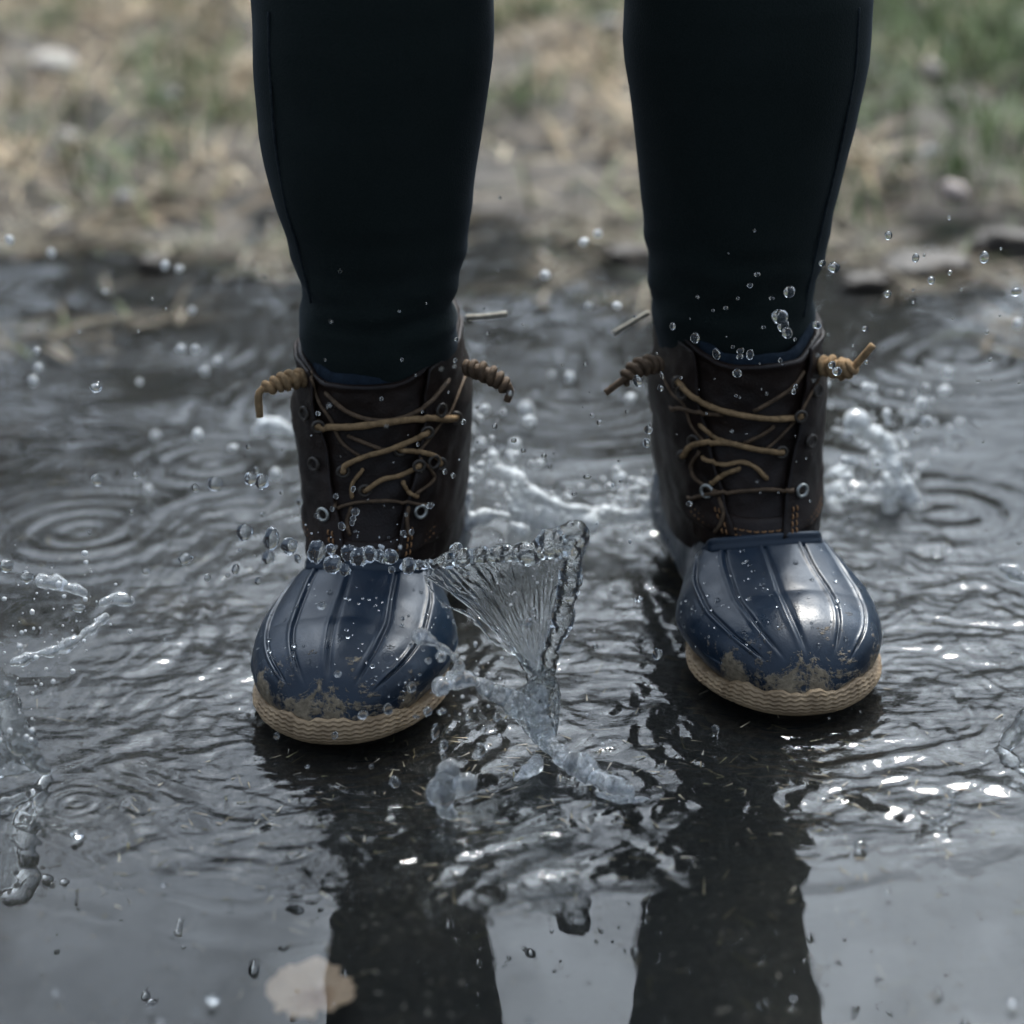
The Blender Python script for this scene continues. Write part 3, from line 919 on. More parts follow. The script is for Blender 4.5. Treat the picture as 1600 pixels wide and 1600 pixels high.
# jacket, arms and head above the frame: they shade the boots and darken the water's reflections
def loft(rows, k=40):
    ph = np.linspace(0, 2 * math.pi, k, endpoint=False)
    V = [np.stack([x + w * np.cos(ph), y + d * np.sin(ph), np.full(k, z)], -1) for x, y, z, w, d in rows]
    return np.vstack(V), grid_faces(k, len(rows), True).tolist() + [list(range(k))[::-1], [(len(rows) - 1) * k + j for j in range(k)]]
jk = [loft([(0.012, 0.18, z, w, d) for z, w, d in ((0.90, 0.19, 0.14), (0.98, 0.195, 0.14), (1.08, 0.175, 0.125), (1.2, 0.19, 0.135), (1.32, 0.205, 0.135), (1.40, 0.185, 0.11), (1.44, 0.12, 0.085), (1.47, 0.06, 0.06))])]
for sg in (-1, 1):
    C = spline([(0.012 + sg * 0.19, 0.18, 1.38), (0.012 + sg * 0.25, 0.18, 1.22), (0.012 + sg * 0.27, 0.16, 1.08), (0.012 + sg * 0.26, 0.11, 0.86)], 24)
    jk.append(tube(C, np.interp(np.linspace(0, 1, 24), [0, 0.5, 1], [0.062, 0.05, 0.04]), 16))
V, F = merge(jk)
mesh_obj('jacket', V - np.array([0.03, 0.18, 0.0]), F, M_JACKET, person)
V, F = loft([(0.012, 0.18 + dy, z, w, d) for z, w, d, dy in ((1.44, 0.055, 0.055, 0.0), (1.50, 0.052, 0.055, 0.0), (1.54, 0.062, 0.085, -0.01), (1.60, 0.074, 0.098, -0.005), (1.66, 0.078, 0.10, 0.0), (1.70, 0.066, 0.085, 0.005), (1.725, 0.035, 0.045, 0.005))], 32)
mesh_obj('head', V - np.array([0.03, 0.18, 0.0]), F, M_HAIR, person)

# ------------------------------------------------------------------ splashes
def icosphere(sub):
    b = bmesh.new(); bmesh.ops.create_icosphere(b, subdivisions=sub, radius=1.0)
    v = np.array([list(q.co) for q in b.verts]); f = [[q.index for q in fc.verts] for fc in b.faces]; b.free()
    return v, f
ICO2 = icosphere(2)

def beads_along(pts, radii, lump=0.25, seed=0, step=0.26):
    C = spline(pts, 60)
    seg = np.concatenate([[0], np.cumsum(np.linalg.norm(np.diff(C, axis=0), axis=1))])
    rr = np.interp(np.linspace(0, 1, 60), np.linspace(0, 1, len(radii)), radii)
    out, t = [], 0.0
    while t <= seg[-1]:
        p = np.array([np.interp(t, seg, C[:, k]) for k in range(3)])
        r = float(np.interp(t, seg, rr)) * (1 + lump * float(noise2(t * 160, seed * 3.1, seed)) * 1.5)
        out.append((ICO2[0] * max(r, 0.0006) + p + 0.25 * r * np.array([noise2(t * 200, 1.0, seed), noise2(t * 200, 2.0, seed), noise2(t * 200, 3.0, seed)]), ICO2[1]))
        t += max(r, 0.0008) * step
    return out

def sheet(A, B, thick, n=60, m=40, belly=0.006, seed=0):       # ruled curved film between two edges
    CA, CB = spline(A, n), spline(B, n)
    t = np.linspace(0, 1, m)[:, None, None]
    P = CA[None] * (1 - t) + CB[None] * t
    P = P + np.array([0, 1, 0]) * (belly * np.sin(math.pi * t))
    ui = np.linspace(0, 1, n)[None, :] * 22
    P = P + np.array([0, 1, 0]) * (0.0020 * noise2(ui + 0 * t[..., 0], 1.8 * t[..., 0] + 0 * ui, seed))[..., None]
    du = np.gradient(P, axis=1); dv = np.gradient(P, axis=0)
    N = np.cross(du, dv); N /= np.linalg.norm(N, axis=-1)[..., None] + 1e-12
    th = thick * (1 + 0.35 * noise2(ui * 1.7 + 0 * t[..., 0], 3 * t[..., 0] + 0 * ui, seed + 3))[..., None]
    return solid_patch(P + N * th / 2, P - N * th / 2)

def splash(name, shapes, voxel, label, amp=0.0004, freq=260, iters=3, group='splashes thrown up by the boots', matl=None):
    V, F = merge(shapes)
    c = V.mean(0); c[2] = V[:, 2].min()
    matl = matl or M_FAN
    o = mesh_obj(name, V - c, F, matl)
    md = o.modifiers.new('remesh', 'REMESH'); md.mode = 'VOXEL'; md.voxel_size = voxel
    ms = o.modifiers.new('smooth', 'SMOOTH'); ms.iterations = iters; ms.factor = 0.5
    dg = bpy.context.evaluated_depsgraph_get()
    me = bpy.data.meshes.new_from_object(o.evaluated_get(dg))
    o.modifiers.clear()
    old = o.data; o.data = me; bpy.data.meshes.remove(old)
    me.name = name
    n = len(me.vertices)
    P = np.empty(n * 3, np.float32); me.vertices.foreach_get('co', P); P = P.reshape(-1, 3).astype(float)
    Nn = np.empty(n * 3, np.float32); me.vertices.foreach_get('normal', Nn); Nn = Nn.reshape(-1, 3)
    d = amp * (noise3(P[:, 0] * freq, P[:, 1] * freq, P[:, 2] * freq) + 0.4 * noise3(P[:, 0] * freq * 2.3, P[:, 1] * freq * 2.3, P[:, 2] * freq * 2.3))
    P2 = P + Nn * d[:, None]
    me.vertices.foreach_set('co', P2.astype(np.float32).ravel())
    me.polygons.foreach_set('use_smooth', np.ones(len(me.polygons), bool))
    if not me.materials: me.materials.append(matl)
    me.update()
    o.location = c
    tag(o, label, 'splash', group)
    return o

# the big fan between the boots
def W(*pts): return [at(u, v, y) for u, v, y in pts]
rim = W((655, 884, 0.030), (700, 876, 0.022), (745, 868, 0.014), (790, 866, 0.006), (835, 862, 0.0), (862, 850, -0.002), (900, 842, -0.006))
low = W((664, 900, 0.034), (690, 942, 0.028), (735, 962, 0.020), (768, 1000, 0.012), (806, 1020, 0.004), (842, 1068, -0.008))
edge = W((900, 845, -0.006), (893, 885, -0.008), (884, 940, -0.010), (880, 975, -0.011), (862, 1012, -0.012), (856, 1050, -0.013), (848, 1085, -0.014), (842, 1120, -0.015))
foot = W((842, 1066, -0.010), (838, 1110, -0.014), (848, 1150, -0.016), (862, 1172, -0.018))
shp = []
shp += beads_along(rim, [0.0020, 0.0034, 0.0038, 0.0046, 0.0052, 0.0066, 0.0070], 0.38, 1)
shp += beads_along(W((872, 846, -0.004), (892, 836, -0.006), (905, 838, -0.008)), [0.0052, 0.0056, 0.0042], 0.3, 2)
shp += beads_along(edge, [0.0066, 0.0058, 0.0042, 0.0060, 0.0036, 0.0048, 0.0036, 0.0044], 0.3, 3)
shp += beads_along(low, [0.0008, 0.0007, 0.0010, 0.0012, 0.0028], 0.5, 4)
shp += beads_along(foot, [0.0050, 0.0085, 0.0070, 0.0036], 0.25, 5)
shp += beads_along(W((866, 975, -0.011), (882, 968, -0.013), (893, 962, -0.014)), [0.003, 0.0032, 0.0020], 0.3, 6)
jets = beads_along(W((840, 1120, -0.016), (800, 1098, -0.022), (770, 1078, -0.030), (740, 1066, -0.036), (715, 1062, -0.040), (684, 1072, -0.046)), [0.0055, 0.0056, 0.0040, 0.0036, 0.0058, 0.0066], 0.3, 7)
jets += beads_along(W((715, 1052, -0.040), (718, 1038, -0.042), (705, 1022, -0.044), (680, 1005, -0.046), (656, 994, -0.048)), [0.0036, 0.0034, 0.0015, 0.0016, 0.0054], 0.2, 8)
jets += beads_along(W((850, 1158, -0.022), (880, 1182, -0.040), (910, 1200, -0.050), (945, 1220, -0.062), (982, 1238, -0.072)), [0.0046, 0.0050, 0.0060, 0.0052, 0.0036], 0.3, 9)
jets += beads_along(W((846, 1078, -0.016), (840, 1110, -0.018), (852, 1150, -0.022)), [0.0042, 0.0060, 0.0050], 0.4, 10)
splash('water_splash', jets, 0.00065, 'white jets of water branching from the foot of the big fan splash', 0.0006, 240, 2, matl=M_JET)
fan = splash('water_splash', shp, 0.00062, 'tall fan of clear splashing water with thick lumpy rim between the boots', 0.0008, 210, 4, matl=M_SPLASH)
def film(A, B, thick, n, m, belly, seed, bow=0.0):       # thin film drawn out in streaks from its root
    CA, CB = spline(A, n), spline(B, n)
    t = np.linspace(0, 1, m)[:, None, None]
    P = CA[None] * (1 - t) + CB[None] * t
    P = P + np.array([0, 1, 0]) * (belly * np.sin(math.pi * t))
    ui = np.linspace(0, 1, n)[None, :] + 0 * t[..., 0]
    tt = t[..., 0] + 0 * ui
    wv = 0.0013 * noise2(ui * 7 + 1.6 * noise2(ui * 5, tt * 4, seed), tt * 2.2, seed) * smooth(0, 0.25, tt) + 0.00030 * noise2(ui * 34 + 2.5 * noise2(ui * 7, tt * 5, seed), tt * 9, seed + 1) + 0.00020 * noise2(ui * 60 + 3 * noise2(ui * 8, tt * 8, seed), tt * 22, seed + 2)
    P = P + np.array([0.15, 1, 0.2]) * wv[..., None]
    du = np.gradient(P, axis=1); dv = np.gradient(P, axis=0)
    N = np.cross(du, dv); N /= np.linalg.norm(N, axis=-1)[..., None] + 1e-12
    th = thick * (1 + 0.5 * noise2(ui * 30, tt * 5, seed + 3))[..., None]
    return solid_patch(P + N * th / 2, P - N * th / 2)
root_ = W((826, 1046, -0.004), (838, 1056, -0.008), (850, 1062, -0.012))
brim = W((668, 902, 0.034), (690, 880, 0.026), (745, 870, 0.014), (790, 867, 0.006), (835, 863, 0.0), (866, 852, -0.002), (893, 850, -0.006))
V, F = film(root_, brim, 0.0010, 170, 130, 0.010, 3.0)
mesh_obj('film', V - np.array(fan.location), F, M_FAN, fan)
V, F = film(W((800, 1100, -0.016), (815, 1135, -0.017), (850, 1168, -0.018)), W((858, 1040, -0.010), (874, 1085, -0.010), (866, 1160, -0.016)), 0.0022, 90, 60, 0.006, 8.0)
mesh_obj('film', V - np.array(fan.location), F, M_FAN, fan)
splash('water_splash', beads_along(W((838, 1186, -0.045), (836, 1196, -0.050), (825, 1205, -0.055), (806, 1218, -0.062)), [0.0030, 0.0042, 0.0036, 0.0016], 0.2, 11), 0.0006,
       'short tapering tongue of water below the big fan splash', 0.0003, matl=M_JET)
splash('water_splash', beads_along(W((694, 1268, -0.085), (692, 1238, -0.085), (695, 1210, -0.085), (704, 1196, -0.085)), [0.0046, 0.0062, 0.0060, 0.0036], 0.35, 12)
       + beads_along(W((700, 1215, -0.085), (722, 1226, -0.087), (732, 1222, -0.087)), [0.0035, 0.0058, 0.0050], 0.15, 13)
       + beads_along(W((700, 1255, -0.085), (708, 1280, -0.088), (714, 1292, -0.088)), [0.0040, 0.0024, 0.0014], 0.25, 14), 0.0007,
       'small column of water with round side drop in front of the nearer boot', 0.0004, matl=M_JET)
# behind: the crown between the boots
splash('water_splash', beads_along(W((768, 728, 0.26), (800, 745, 0.255), (830, 770, 0.25), (862, 788, 0.25), (905, 797, 0.25), (960, 802, 0.25), (1010, 800, 0.25), (1034, 790, 0.25)), [0.0030, 0.0050, 0.0044, 0.0036, 0.0030, 0.0034, 0.0030, 0.0040], 0.4, 15)
       + [sheet(W((790, 850, 0.25), (840, 846, 0.25), (880, 850, 0.25), (930, 830, 0.25)), W((800, 746, 0.255), (838, 776, 0.25), (880, 795, 0.25), (935, 800, 0.25)), 0.003, belly=-0.008, seed=21)]
       + beads_along(W((930, 812, 0.25), (965, 812, 0.252), (1000, 806, 0.25), (1030, 792, 0.25)), [0.003, 0.0042, 0.0036, 0.0044], 0.6, 43)
       + beads_along(W((1000, 780, 0.25), (1015, 785, 0.25), (1030, 775, 0.25)), [0.002, 0.003, 0.003], 0.5, 44), 0.0009,
       'blurred curved crown of white water behind, between the two boots', 0.0006, 160, matl=M_FROTH)
splash('water_splash', beads_along(W((712, 822, 0.21), (735, 812, 0.21), (768, 805, 0.21), (792, 808, 0.21)), [0.0075, 0.0070, 0.0052, 0.0030], 0.4, 16)
       + beads_along(W((722, 800, 0.21), (724, 785, 0.21), (732, 772, 0.21)), [0.0050, 0.0042, 0.0030], 0.3, 17)
       + beads_along(W((798, 820, 0.20), (812, 826, 0.20), (822, 832, 0.20)), [0.0020, 0.0042, 0.0024], 0.3, 18), 0.0009,
       'low bright lump of white water beside the nearer boot\'s inner side', 0.0006, 160, matl=M_FROTH)
# right rear splash
splash('water_splash', beads_along(W((1300, 768, 0.33), (1302, 800, 0.32), (1320, 838, 0.31), (1370, 852, 0.31), (1430, 848, 0.31)), [0.0040, 0.0044, 0.0046, 0.0050, 0.0050], 0.4, 19)
       + beads_along(W((1420, 850, 0.31), (1424, 810, 0.315), (1420, 775, 0.32), (1408, 758, 0.32)), [0.0070, 0.0075, 0.0060, 0.0040], 0.35, 20)
       + beads_along(W((1395, 830, 0.31), (1388, 775, 0.32), (1392, 740, 0.32), (1394, 715, 0.325), (1382, 690, 0.33), (1362, 678, 0.33)), [0.0060, 0.0056, 0.0066, 0.0052, 0.0060, 0.0060], 0.3, 21)
       + beads_along(W((1345, 675, 0.33), (1340, 655, 0.33)), [0.0058, 0.0070], 0.3, 22)
       + [sheet(W((1305, 845, 0.30), (1350, 862, 0.29), (1400, 862, 0.29), (1435, 850, 0.30)), W((1305, 790, 0.33), (1340, 785, 0.34), (1385, 780, 0.33), (1425, 775, 0.325)), 0.003, belly=0.010, seed=23)], 0.001,
       'blurred upright splash with bright bulbs of water behind the farther boot', 0.0007, 140, matl=M_FROTH)
# left: breaking crest
splash('water_splash', beads_along(W((22, 1036, 0.0), (60, 1022, 0.005), (105, 1008, 0.01), (140, 985, 0.02), (165, 962, 0.03)), [0.0025, 0.0032, 0.0030, 0.0026, 0.0020], 0.5, 24)
       + beads_along(W((160, 942, 0.035), (185, 934, 0.04), (205, 938, 0.04)), [0.0020, 0.0034, 0.0026], 0.4, 25), 0.0008,
       'thin broken crest of white water on the far side of the puddle, left edge', 0.0006, 200, matl=M_JET)
splash('water_splash', beads_along(W((62, 908, 0.07), (85, 910, 0.068), (108, 918, 0.066), (132, 926, 0.064)), [0.0030, 0.0040, 0.0044, 0.0030], 0.45, 26), 0.0008,
       'small blurred spray of white water above the left breaking crest', 0.0006, 200, matl=M_JET)
splash('water_splash', [sheet(W((-40, 1230, -0.05), (0, 1215, -0.045), (40, 1210, -0.04), (66, 1200, -0.035)), W((-40, 1060, -0.05), (-8, 1065, -0.045), (14, 1090, -0.04), (34, 1130, -0.035)), 0.005, belly=0.006, seed=27)]
       + beads_along(W((-30, 1050, -0.048), (2, 1065, -0.046), (12, 1100, -0.042), (20, 1145, -0.04), (48, 1180, -0.036), (72, 1205, -0.034)), [0.0056, 0.0050, 0.0055, 0.0060, 0.0042, 0.0026], 0.4, 28), 0.0009,
       'clear wall of splashing water cut off by the photo\'s left edge', 0.0007, 150)
splash('water_splash', beads_along(W((1548, 1180, -0.03), (1570, 1168, -0.03), (1588, 1145, -0.03), (1612, 1118, -0.03)), [0.0020, 0.0040, 0.0045, 0.0060], 0.35, 29), 0.0008,
       'slanting spout of clear water cut off by the photo\'s right edge', 0.0006, 180)
splash('water_splash', beads_along(W((1422, 1252, -0.10), (1432, 1272, -0.104), (1458, 1284, -0.106), (1482, 1276, -0.104), (1490, 1252, -0.10), (1484, 1236, -0.096)), [0.0012, 0.0018, 0.0022, 0.0020, 0.0018, 0.0012], 0.5, 30), 0.0006,
       'tiny crown of water in the calm foreground on the right', 0.0005, 260)
splash('water_splash', beads_along(W((398, 676, 0.40), (418, 664, 0.40), (440, 668, 0.40), (458, 678, 0.40)), [0.0030, 0.0060, 0.0056, 0.0034], 0.2, 31), 0.0009,
       'small blurred dome of water beside the nearer boot\'s lace knot', 0.0005, 120, matl=M_FROTH)
splash('water_splash', beads_along(W((1565, 888, 0.12), (1580, 894, 0.118), (1605, 905, 0.115)), [0.0022, 0.0036, 0.0045], 0.4, 32), 0.0008,
       'small white crest of water at the photo\'s right edge, behind the farther boot', 0.0006, 180, matl=M_JET)
splash('water_splash', beads_along(W((935, 1240, -0.072), (965, 1250, -0.076), (990, 1250, -0.076), (1012, 1248, -0.075)), [0.0012, 0.0024, 0.0020, 0.0012], 0.5, 33), 0.0006,
       'little frothy lip of water at the end of the fan\'s jet', 0.0005, 260, matl=M_JET)

# ------------------------------------------------------------------ droplets
DROPS = []
for k in range(8):
    v, f = icosphere(3)
    st = 1 + rng.uniform(-0.16, 0.2)
    d = 1 + 0.13 * noise3(v[:, 0] * 1.2 + k * 7, v[:, 1] * 1.2, v[:, 2] * 1.2)
    v = v * d[:, None] * np.array([1 / math.sqrt(st), 1 / math.sqrt(st), st])
    me = bpy.data.meshes.new('droplet')
    me.from_pydata(v.tolist(), [], f); me.polygons.foreach_set('use_smooth', np.ones(len(f), bool)); me.materials.append(M_DROP); me.update()
    DROPS.append(me)
LUMPS = []
for k in range(5):
    v, f = icosphere(3)
    d = 1 + 0.22 * noise3(v[:, 0] * 1.9 + k * 5, v[:, 1] * 1.9, v[:, 2] * 1.9) + 0.08 * noise3(v[:, 0] * 4 + k * 5, v[:, 1] * 4, v[:, 2] * 4)
    v = v * d[:, None]
    me = bpy.data.meshes.new('droplet_lumpy')
    me.from_pydata(v.tolist(), [], f); me.polygons.foreach_set('use_smooth', np.ones(len(f), bool)); me.materials.append(M_DROP); me.update()
    LUMPS.append(me)

DROP_LOG = []
def droplet(u, v, dia, y, label, group, lumpy=False, asp=1.0, tilt=0.0):
    me = (LUMPS if lumpy else DROPS)[int(rng.integers(0, 5 if lumpy else 8))]
    o = bpy.data.objects.new('water_droplet', me)
    COL.objects.link(o)
    p = at(u, v, y)
    if p.z < 0.002: p = on_water(u, v, 0.003)
    r = dia * 0.5 * px(p.y, p.z)
    o.location = p
    o.scale = (r, r, r * asp)
    o.rotation_euler = (0.3, R(tilt), rng.uniform(0, 6.28)) if tilt == 0 else (0, R(tilt), 0)
    if group.startswith('blurred'):
        o.material_slots[0].link = 'OBJECT'; o.material_slots[0].material = M_DROP_FAR
    tag(o, label, 'droplet', group)
    DROP_LOG.append((o, u, v, dia, asp, label, group))
    return o

g = 'lumps of water strung across the nearer boot'; lb = 'lumpy clear bead of water strung in a row across the nearer boot'
for u, v, d, asp in ((495, 862, 28, 1.35), (520, 882, 30, 1.0), (517, 858, 17, 1.0), (545, 864, 26, 1.1), (561, 870, 28, 1.1), (538, 890, 18, 1.2), (578, 866, 24, 1.1), (592, 868, 20, 1),
                     (610, 870, 26, 0.9), (600, 872, 18, 1), (638, 884, 24, 1.15), (654, 880, 13, 0.8), (668, 880, 14, 0.7), (714, 862, 24, 1.2), (612, 890, 12, 1), (672, 878, 10, 1.0)):
    droplet(u, v, d, 0.025 + rng.uniform(-0.006, 0.006), lb, g, True, asp)
g = 'droplets trailing left of the nearer boot'; lb = 'droplet trailing left of the nearer boot'
for u, v, d, asp in ((424, 842, 24, 1.5), (452, 853, 27, 1.0), (419, 871, 20, 1.1), (382, 832, 25, 1.1), (408, 752, 22, 1.1), (391, 748, 20, 1), (400, 734, 11, 1), (336, 756, 24, 0.95), (289, 873, 22, 0.85),
                     (152, 750, 18, 1), (212, 742, 10, 1), (305, 762, 12, 1.0), (206, 799, 8, 1.2), (140, 832, 7, 1), (228, 893, 11, 1), (368, 890, 13, 1.2), (403, 908, 12, 1), (324, 903, 11, 1),
                     (356, 899, 8, 1), (468, 785, 11, 1), (411, 805, 8, 1), (123, 950, 20, 0.7), (258, 1000, 8, 1), (440, 770, 7, 1), (465, 873, 12, 1.2), (150, 606, 19, 0.7), (154, 599, 7, 1),
                     (388, 698, 9, 1), (375, 860, 6, 1), (10, 884, 22, 1), (42, 902, 19, 1)):
    droplet(u, v, d, rng.uniform(-0.03, 0.04), lb, g, d > 18, asp)
g = 'droplets in front of the nearer boot\'s leather'; lb = 'droplet before the nearer boot\'s leather'
for u, v, d in ((596, 623, 6), (497, 646, 8), (511, 637, 4), (525, 775, 9), (519, 795, 8), (534, 822, 13), (550, 817, 9), (495, 806, 9), (552, 810, 10), (630, 833, 10), (643, 831, 9), (607, 840, 4), (653, 694, 6), (660, 643, 5),
                (701, 613, 4), (711, 563, 7), (713, 530, 7), (628, 562, 5), (650, 586, 4), (508, 562, 4), (638, 680, 3), (615, 722, 3), (532, 713, 3), (486, 680, 3), (718, 718, 4), (724, 659, 8), (695, 737, 9), (708, 743, 8), (552, 764, 9),
                (672, 790, 12), (555, 800, 14), (624, 486, 4), (667, 474, 3), (600, 790, 3), (615, 793, 3), (575, 780, 3), (555, 830, 5)):
    droplet(u, v, d, 0.05 + rng.uniform(-0.02, 0.02), lb, g)
g = 'droplets in front of the nearer boot\'s toe'; lb = 'drop before the nearer boot\'s rubber toe'
for u, v, d, asp in ((503, 946, 13, 1), (689, 1027, 15, 1.3), (643, 1074, 15, 1.3), (669, 1032, 10, 1.1), (642, 1008, 8, 1), (567, 1117, 15, 1.1), (606, 1108, 17, 1.1), (523, 1149, 11, 1), (680, 1143, 14, 1.6), (693, 1165, 15, 1.1), (692, 1182, 10, 1),
                     (757, 1140, 9, 1.2), (776, 1120, 12, 1.4), (731, 1121, 10, 1), (750, 1172, 17, 1.2), (617, 1222, 18, 1), (432, 1150, 10, 1.2), (580, 1198, 8, 1), (528, 1053, 10, 1), (668, 1112, 16, 0.8), (690, 1112, 14, 0.8), (650, 1120, 9, 0.8), (729, 898, 12, 1), (819, 975, 18, 1), (693, 945, 7, 1), (480, 1198, 6, 1)):
    droplet(u, v, d, -0.055 + rng.uniform(-0.012, 0.012), lb, g, False, asp)
g = 'droplets in front of the farther leg'; lb = 'droplet before the farther dark jean leg'
for u, v, d, asp in ((1233, 456, 19, 0.9), (1218, 495, 24, 1.15), (1224, 509, 19, 1), (1230, 520, 18, 0.95), (1086, 528, 16, 1), (1119, 553, 13, 1.35), (1157, 548, 12, 0.8), (1156, 557, 11, 0.8), (1172, 554, 13, 1.2), (1152, 583, 17, 0.7), (1051, 510, 10, 1), (1183, 429, 9, 1), (1172, 446, 9, 1),
                     (1206, 466, 9, 0.8), (1153, 466, 5, 1), (1134, 481, 7, 1), (1114, 485, 5, 1), (1090, 464, 5, 1), (1179, 360, 4, 1), (1138, 396, 3, 1), (1276, 508, 14, 0.9), (1145, 542, 6, 1), (1193, 511, 7, 0.7), (1242, 530, 6, 1), (1219, 563, 7, 1), (1078, 498, 3, 1),
                     (1135, 526, 3, 1), (1187, 568, 3, 1), (1223, 569, 3, 1)):
    droplet(u, v, d, 0.06 + rng.uniform(-0.025, 0.025), lb, g, False, asp)
g = 'droplets in front of the farther boot\'s leather'; lb = 'droplet before the farther boot\'s leather'
for u, v, d, asp in ((1150, 618, 5, 1), (1156, 621, 4, 1), (1243, 604, 8, 1), (1240, 612, 8, 1), (1034, 586, 6, 2.0), (1064, 590, 5, 1), (1092, 608, 3, 1), (1116, 592, 3, 1), (1190, 608, 3, 1), (1057, 678, 3, 1), (1104, 646, 4, 1), (1166, 678, 3, 1), (1243, 681, 3, 1), (1260, 716, 4, 1), (1077, 787, 10, 1), (1188, 770, 4, 1),
                   (1216, 770, 4, 1), (1266, 783, 4, 1), (1245, 721, 3, 1), (1026, 552, 4, 1), (1032, 606, 10, 1.0), (1300, 570, 12, 1.0), (1308, 580, 14, 1.2), (996, 595, 17, 1)):
    droplet(u, v, d, 0.06 + rng.uniform(-0.02, 0.02), lb, g, False, asp)
g = 'droplets flying in the gap between the boots'; lb = 'droplet flying between the two legs'
for u, v, d, asp in ((1013, 671, 13, 1.2), (1010, 692, 11, 1.5), (936, 660, 9, 1), (925, 649, 8, 1), (911, 636, 4, 1), (914, 569, 6, 1), (798, 614, 9, 1), (803, 688, 9, 1), (818, 704, 8, 1), (850, 712, 8, 1), (859, 729, 7, 1), (917, 745, 12, 0.7), (897, 772, 9, 0.7), (967, 720, 5, 1),
                     (970, 752, 6, 1), (979, 643, 6, 1), (773, 666, 9, 1), (781, 309, 5, 1), (778, 423, 4, 1), (1027, 1022, 16, 1), (998, 936, 12, 0.8), (880, 968, 10, 1), (1118, 1140, 14, 1), (930, 1010, 9, 1), (756, 482, 4, 1), (890, 465, 4, 1)):
    droplet(u, v, d, rng.uniform(-0.02, 0.07), lb, g, False, asp)
g = 'droplets flying off to the right'; lb = 'droplet flying right of the farther leg'
for u, v, d, asp in ((1303, 418, 20, 0.75), (1285, 411, 11, 1), (1455, 438, 12, 1), (1431, 403, 12, 1.1), (1387, 459, 12, 0.9), (1484, 426, 7, 1), (1444, 399, 5, 1), (1351, 513, 10, 0.8), (1488, 497, 6, 1), (1354, 566, 8, 1), (1427, 453, 5, 1), (1427, 472, 5, 1), (1388, 368, 13, 1), (1538, 402, 14, 1.5), (1587, 456, 16, 1), (1542, 519, 7, 1), (1547, 562, 7, 1),
                     (1483, 340, 7, 1), (1564, 388, 4, 1), (1333, 540, 5, 1), (1333, 554, 5, 1), (1562, 493, 4, 1), (1327, 808, 5, 1), (1406, 841, 4, 1), (1592, 848, 8, 1), (1528, 594, 8, 1), (1549, 593, 4, 1), (1592, 597, 7, 1), (1536, 690, 5, 1)):
    droplet(u, v, d, rng.uniform(0.04, 0.10), lb, g, False, asp)
g = 'blurred droplets far behind the boots'; lb = 'blurred droplet far behind the boots'
far_list = [(758, 640, 16), (822, 640, 24), (828, 658, 20), (770, 712, 18), (798, 712, 16), (805, 695, 20), (985, 622, 16), (968, 745, 20), (1000, 755, 16), (890, 590, 16), (862, 585, 10), (1365, 625, 14), (1440, 632, 20), (1425, 650, 18), (1476, 610, 18), (1480, 582, 16), (1410, 645, 10), (1320, 720, 14), (1315, 735, 18), (1335, 775, 14), (1352, 605, 14),
            (430, 740, 16), (232, 765, 14), (218, 597, 10), (283, 546, 14), (305, 545, 14), (300, 485, 12), (52, 595, 16), (60, 575, 14), (320, 580, 14), (340, 565, 12), (243, 680, 15), (309, 680, 18), (364, 700, 14), (258, 415, 14), (280, 420, 12), (80, 395, 14), (164, 455, 8), (58, 548, 10), (15, 375, 14), (912, 378, 14), (934, 365, 12), (852, 430, 16), (920, 478, 12),
            (964, 478, 14), (1500, 660, 12), (1590, 505, 14), (1290, 600, 14), (1310, 760, 18), (1325, 745, 16), (740, 640, 12), (752, 690, 14), (735, 668, 12), (1345, 762, 16), (1305, 740, 20), (1450, 655, 10)]
for u, v, d in far_list:
    droplet(u, v, d, rng.uniform(0.26, 0.50), lb, g, False)
g = 'specks of spray'; lb = 'minute bright speck of spray in the air over the puddle'
for _ in range(70):
    u, v = rng.uniform(20, 1580), rng.uniform(420, 1180)
    droplet(u, v, rng.uniform(3, 6), rng.uniform(-0.02, 0.12) if not (1020 < u < 1400 or 400 < u < 740) else rng.uniform(-0.06, 0.0), lb, g)
def spray(label, spots):
    b1 = icosphere(1)
    lst = []
    for (u, v, y, su, sv, n_, dmax) in spots:
        for _ in range(n_):
            uu, vv = u + su * rng.normal(), v + sv * rng.normal()
            p = at(uu, vv, y + 0.02 * rng.normal())
            if p.z < 0.002: continue
            r_ = 0.5 * (2 + (dmax - 2) * rng.random() ** 2.5) * px(p.y, p.z)
            lst.append((b1[0] * np.array([1, 1, rng.uniform(0.8, 1.4)]) * r_ + np.array(p), b1[1]))
    V, F = merge(lst)
    c = V.mean(0)
    o = mesh_obj('spray', V - c, F, M_DROP_FAR); o.location = c
    tag(o, label, 'spray', kind='stuff')
spray('fine spray of water thrown up behind and between the boots', [(770, 760, 0.24, 40, 40, 90, 16), (900, 780, 0.25, 90, 22, 80, 12), (985, 770, 0.25, 30, 30, 40, 14), (740, 690, 0.24, 30, 50, 40, 12)])
spray('fine spray of water around the splash behind the farther boot', [(1370, 760, 0.32, 40, 60, 130, 18), (1400, 660, 0.33, 60, 40, 60, 14), (1320, 790, 0.32, 15, 30, 40, 16)])
spray('fine spray of water around the big fan splash between the boots', [(840, 900, 0.0, 60, 60, 40, 7), (760, 1080, -0.04, 60, 50, 50, 7), (880, 1180, -0.03, 70, 40, 40, 7), (560, 860, 0.02, 90, 20, 50, 8)])
spray('fine spray of water along the breaking crest at the left', [(90, 960, 0.02, 60, 50, 70, 12), (30, 1100, -0.04, 30, 60, 60, 12)])
g = 'droplets resting in the calm foreground'; lb = 'bubble resting on the calm front water'
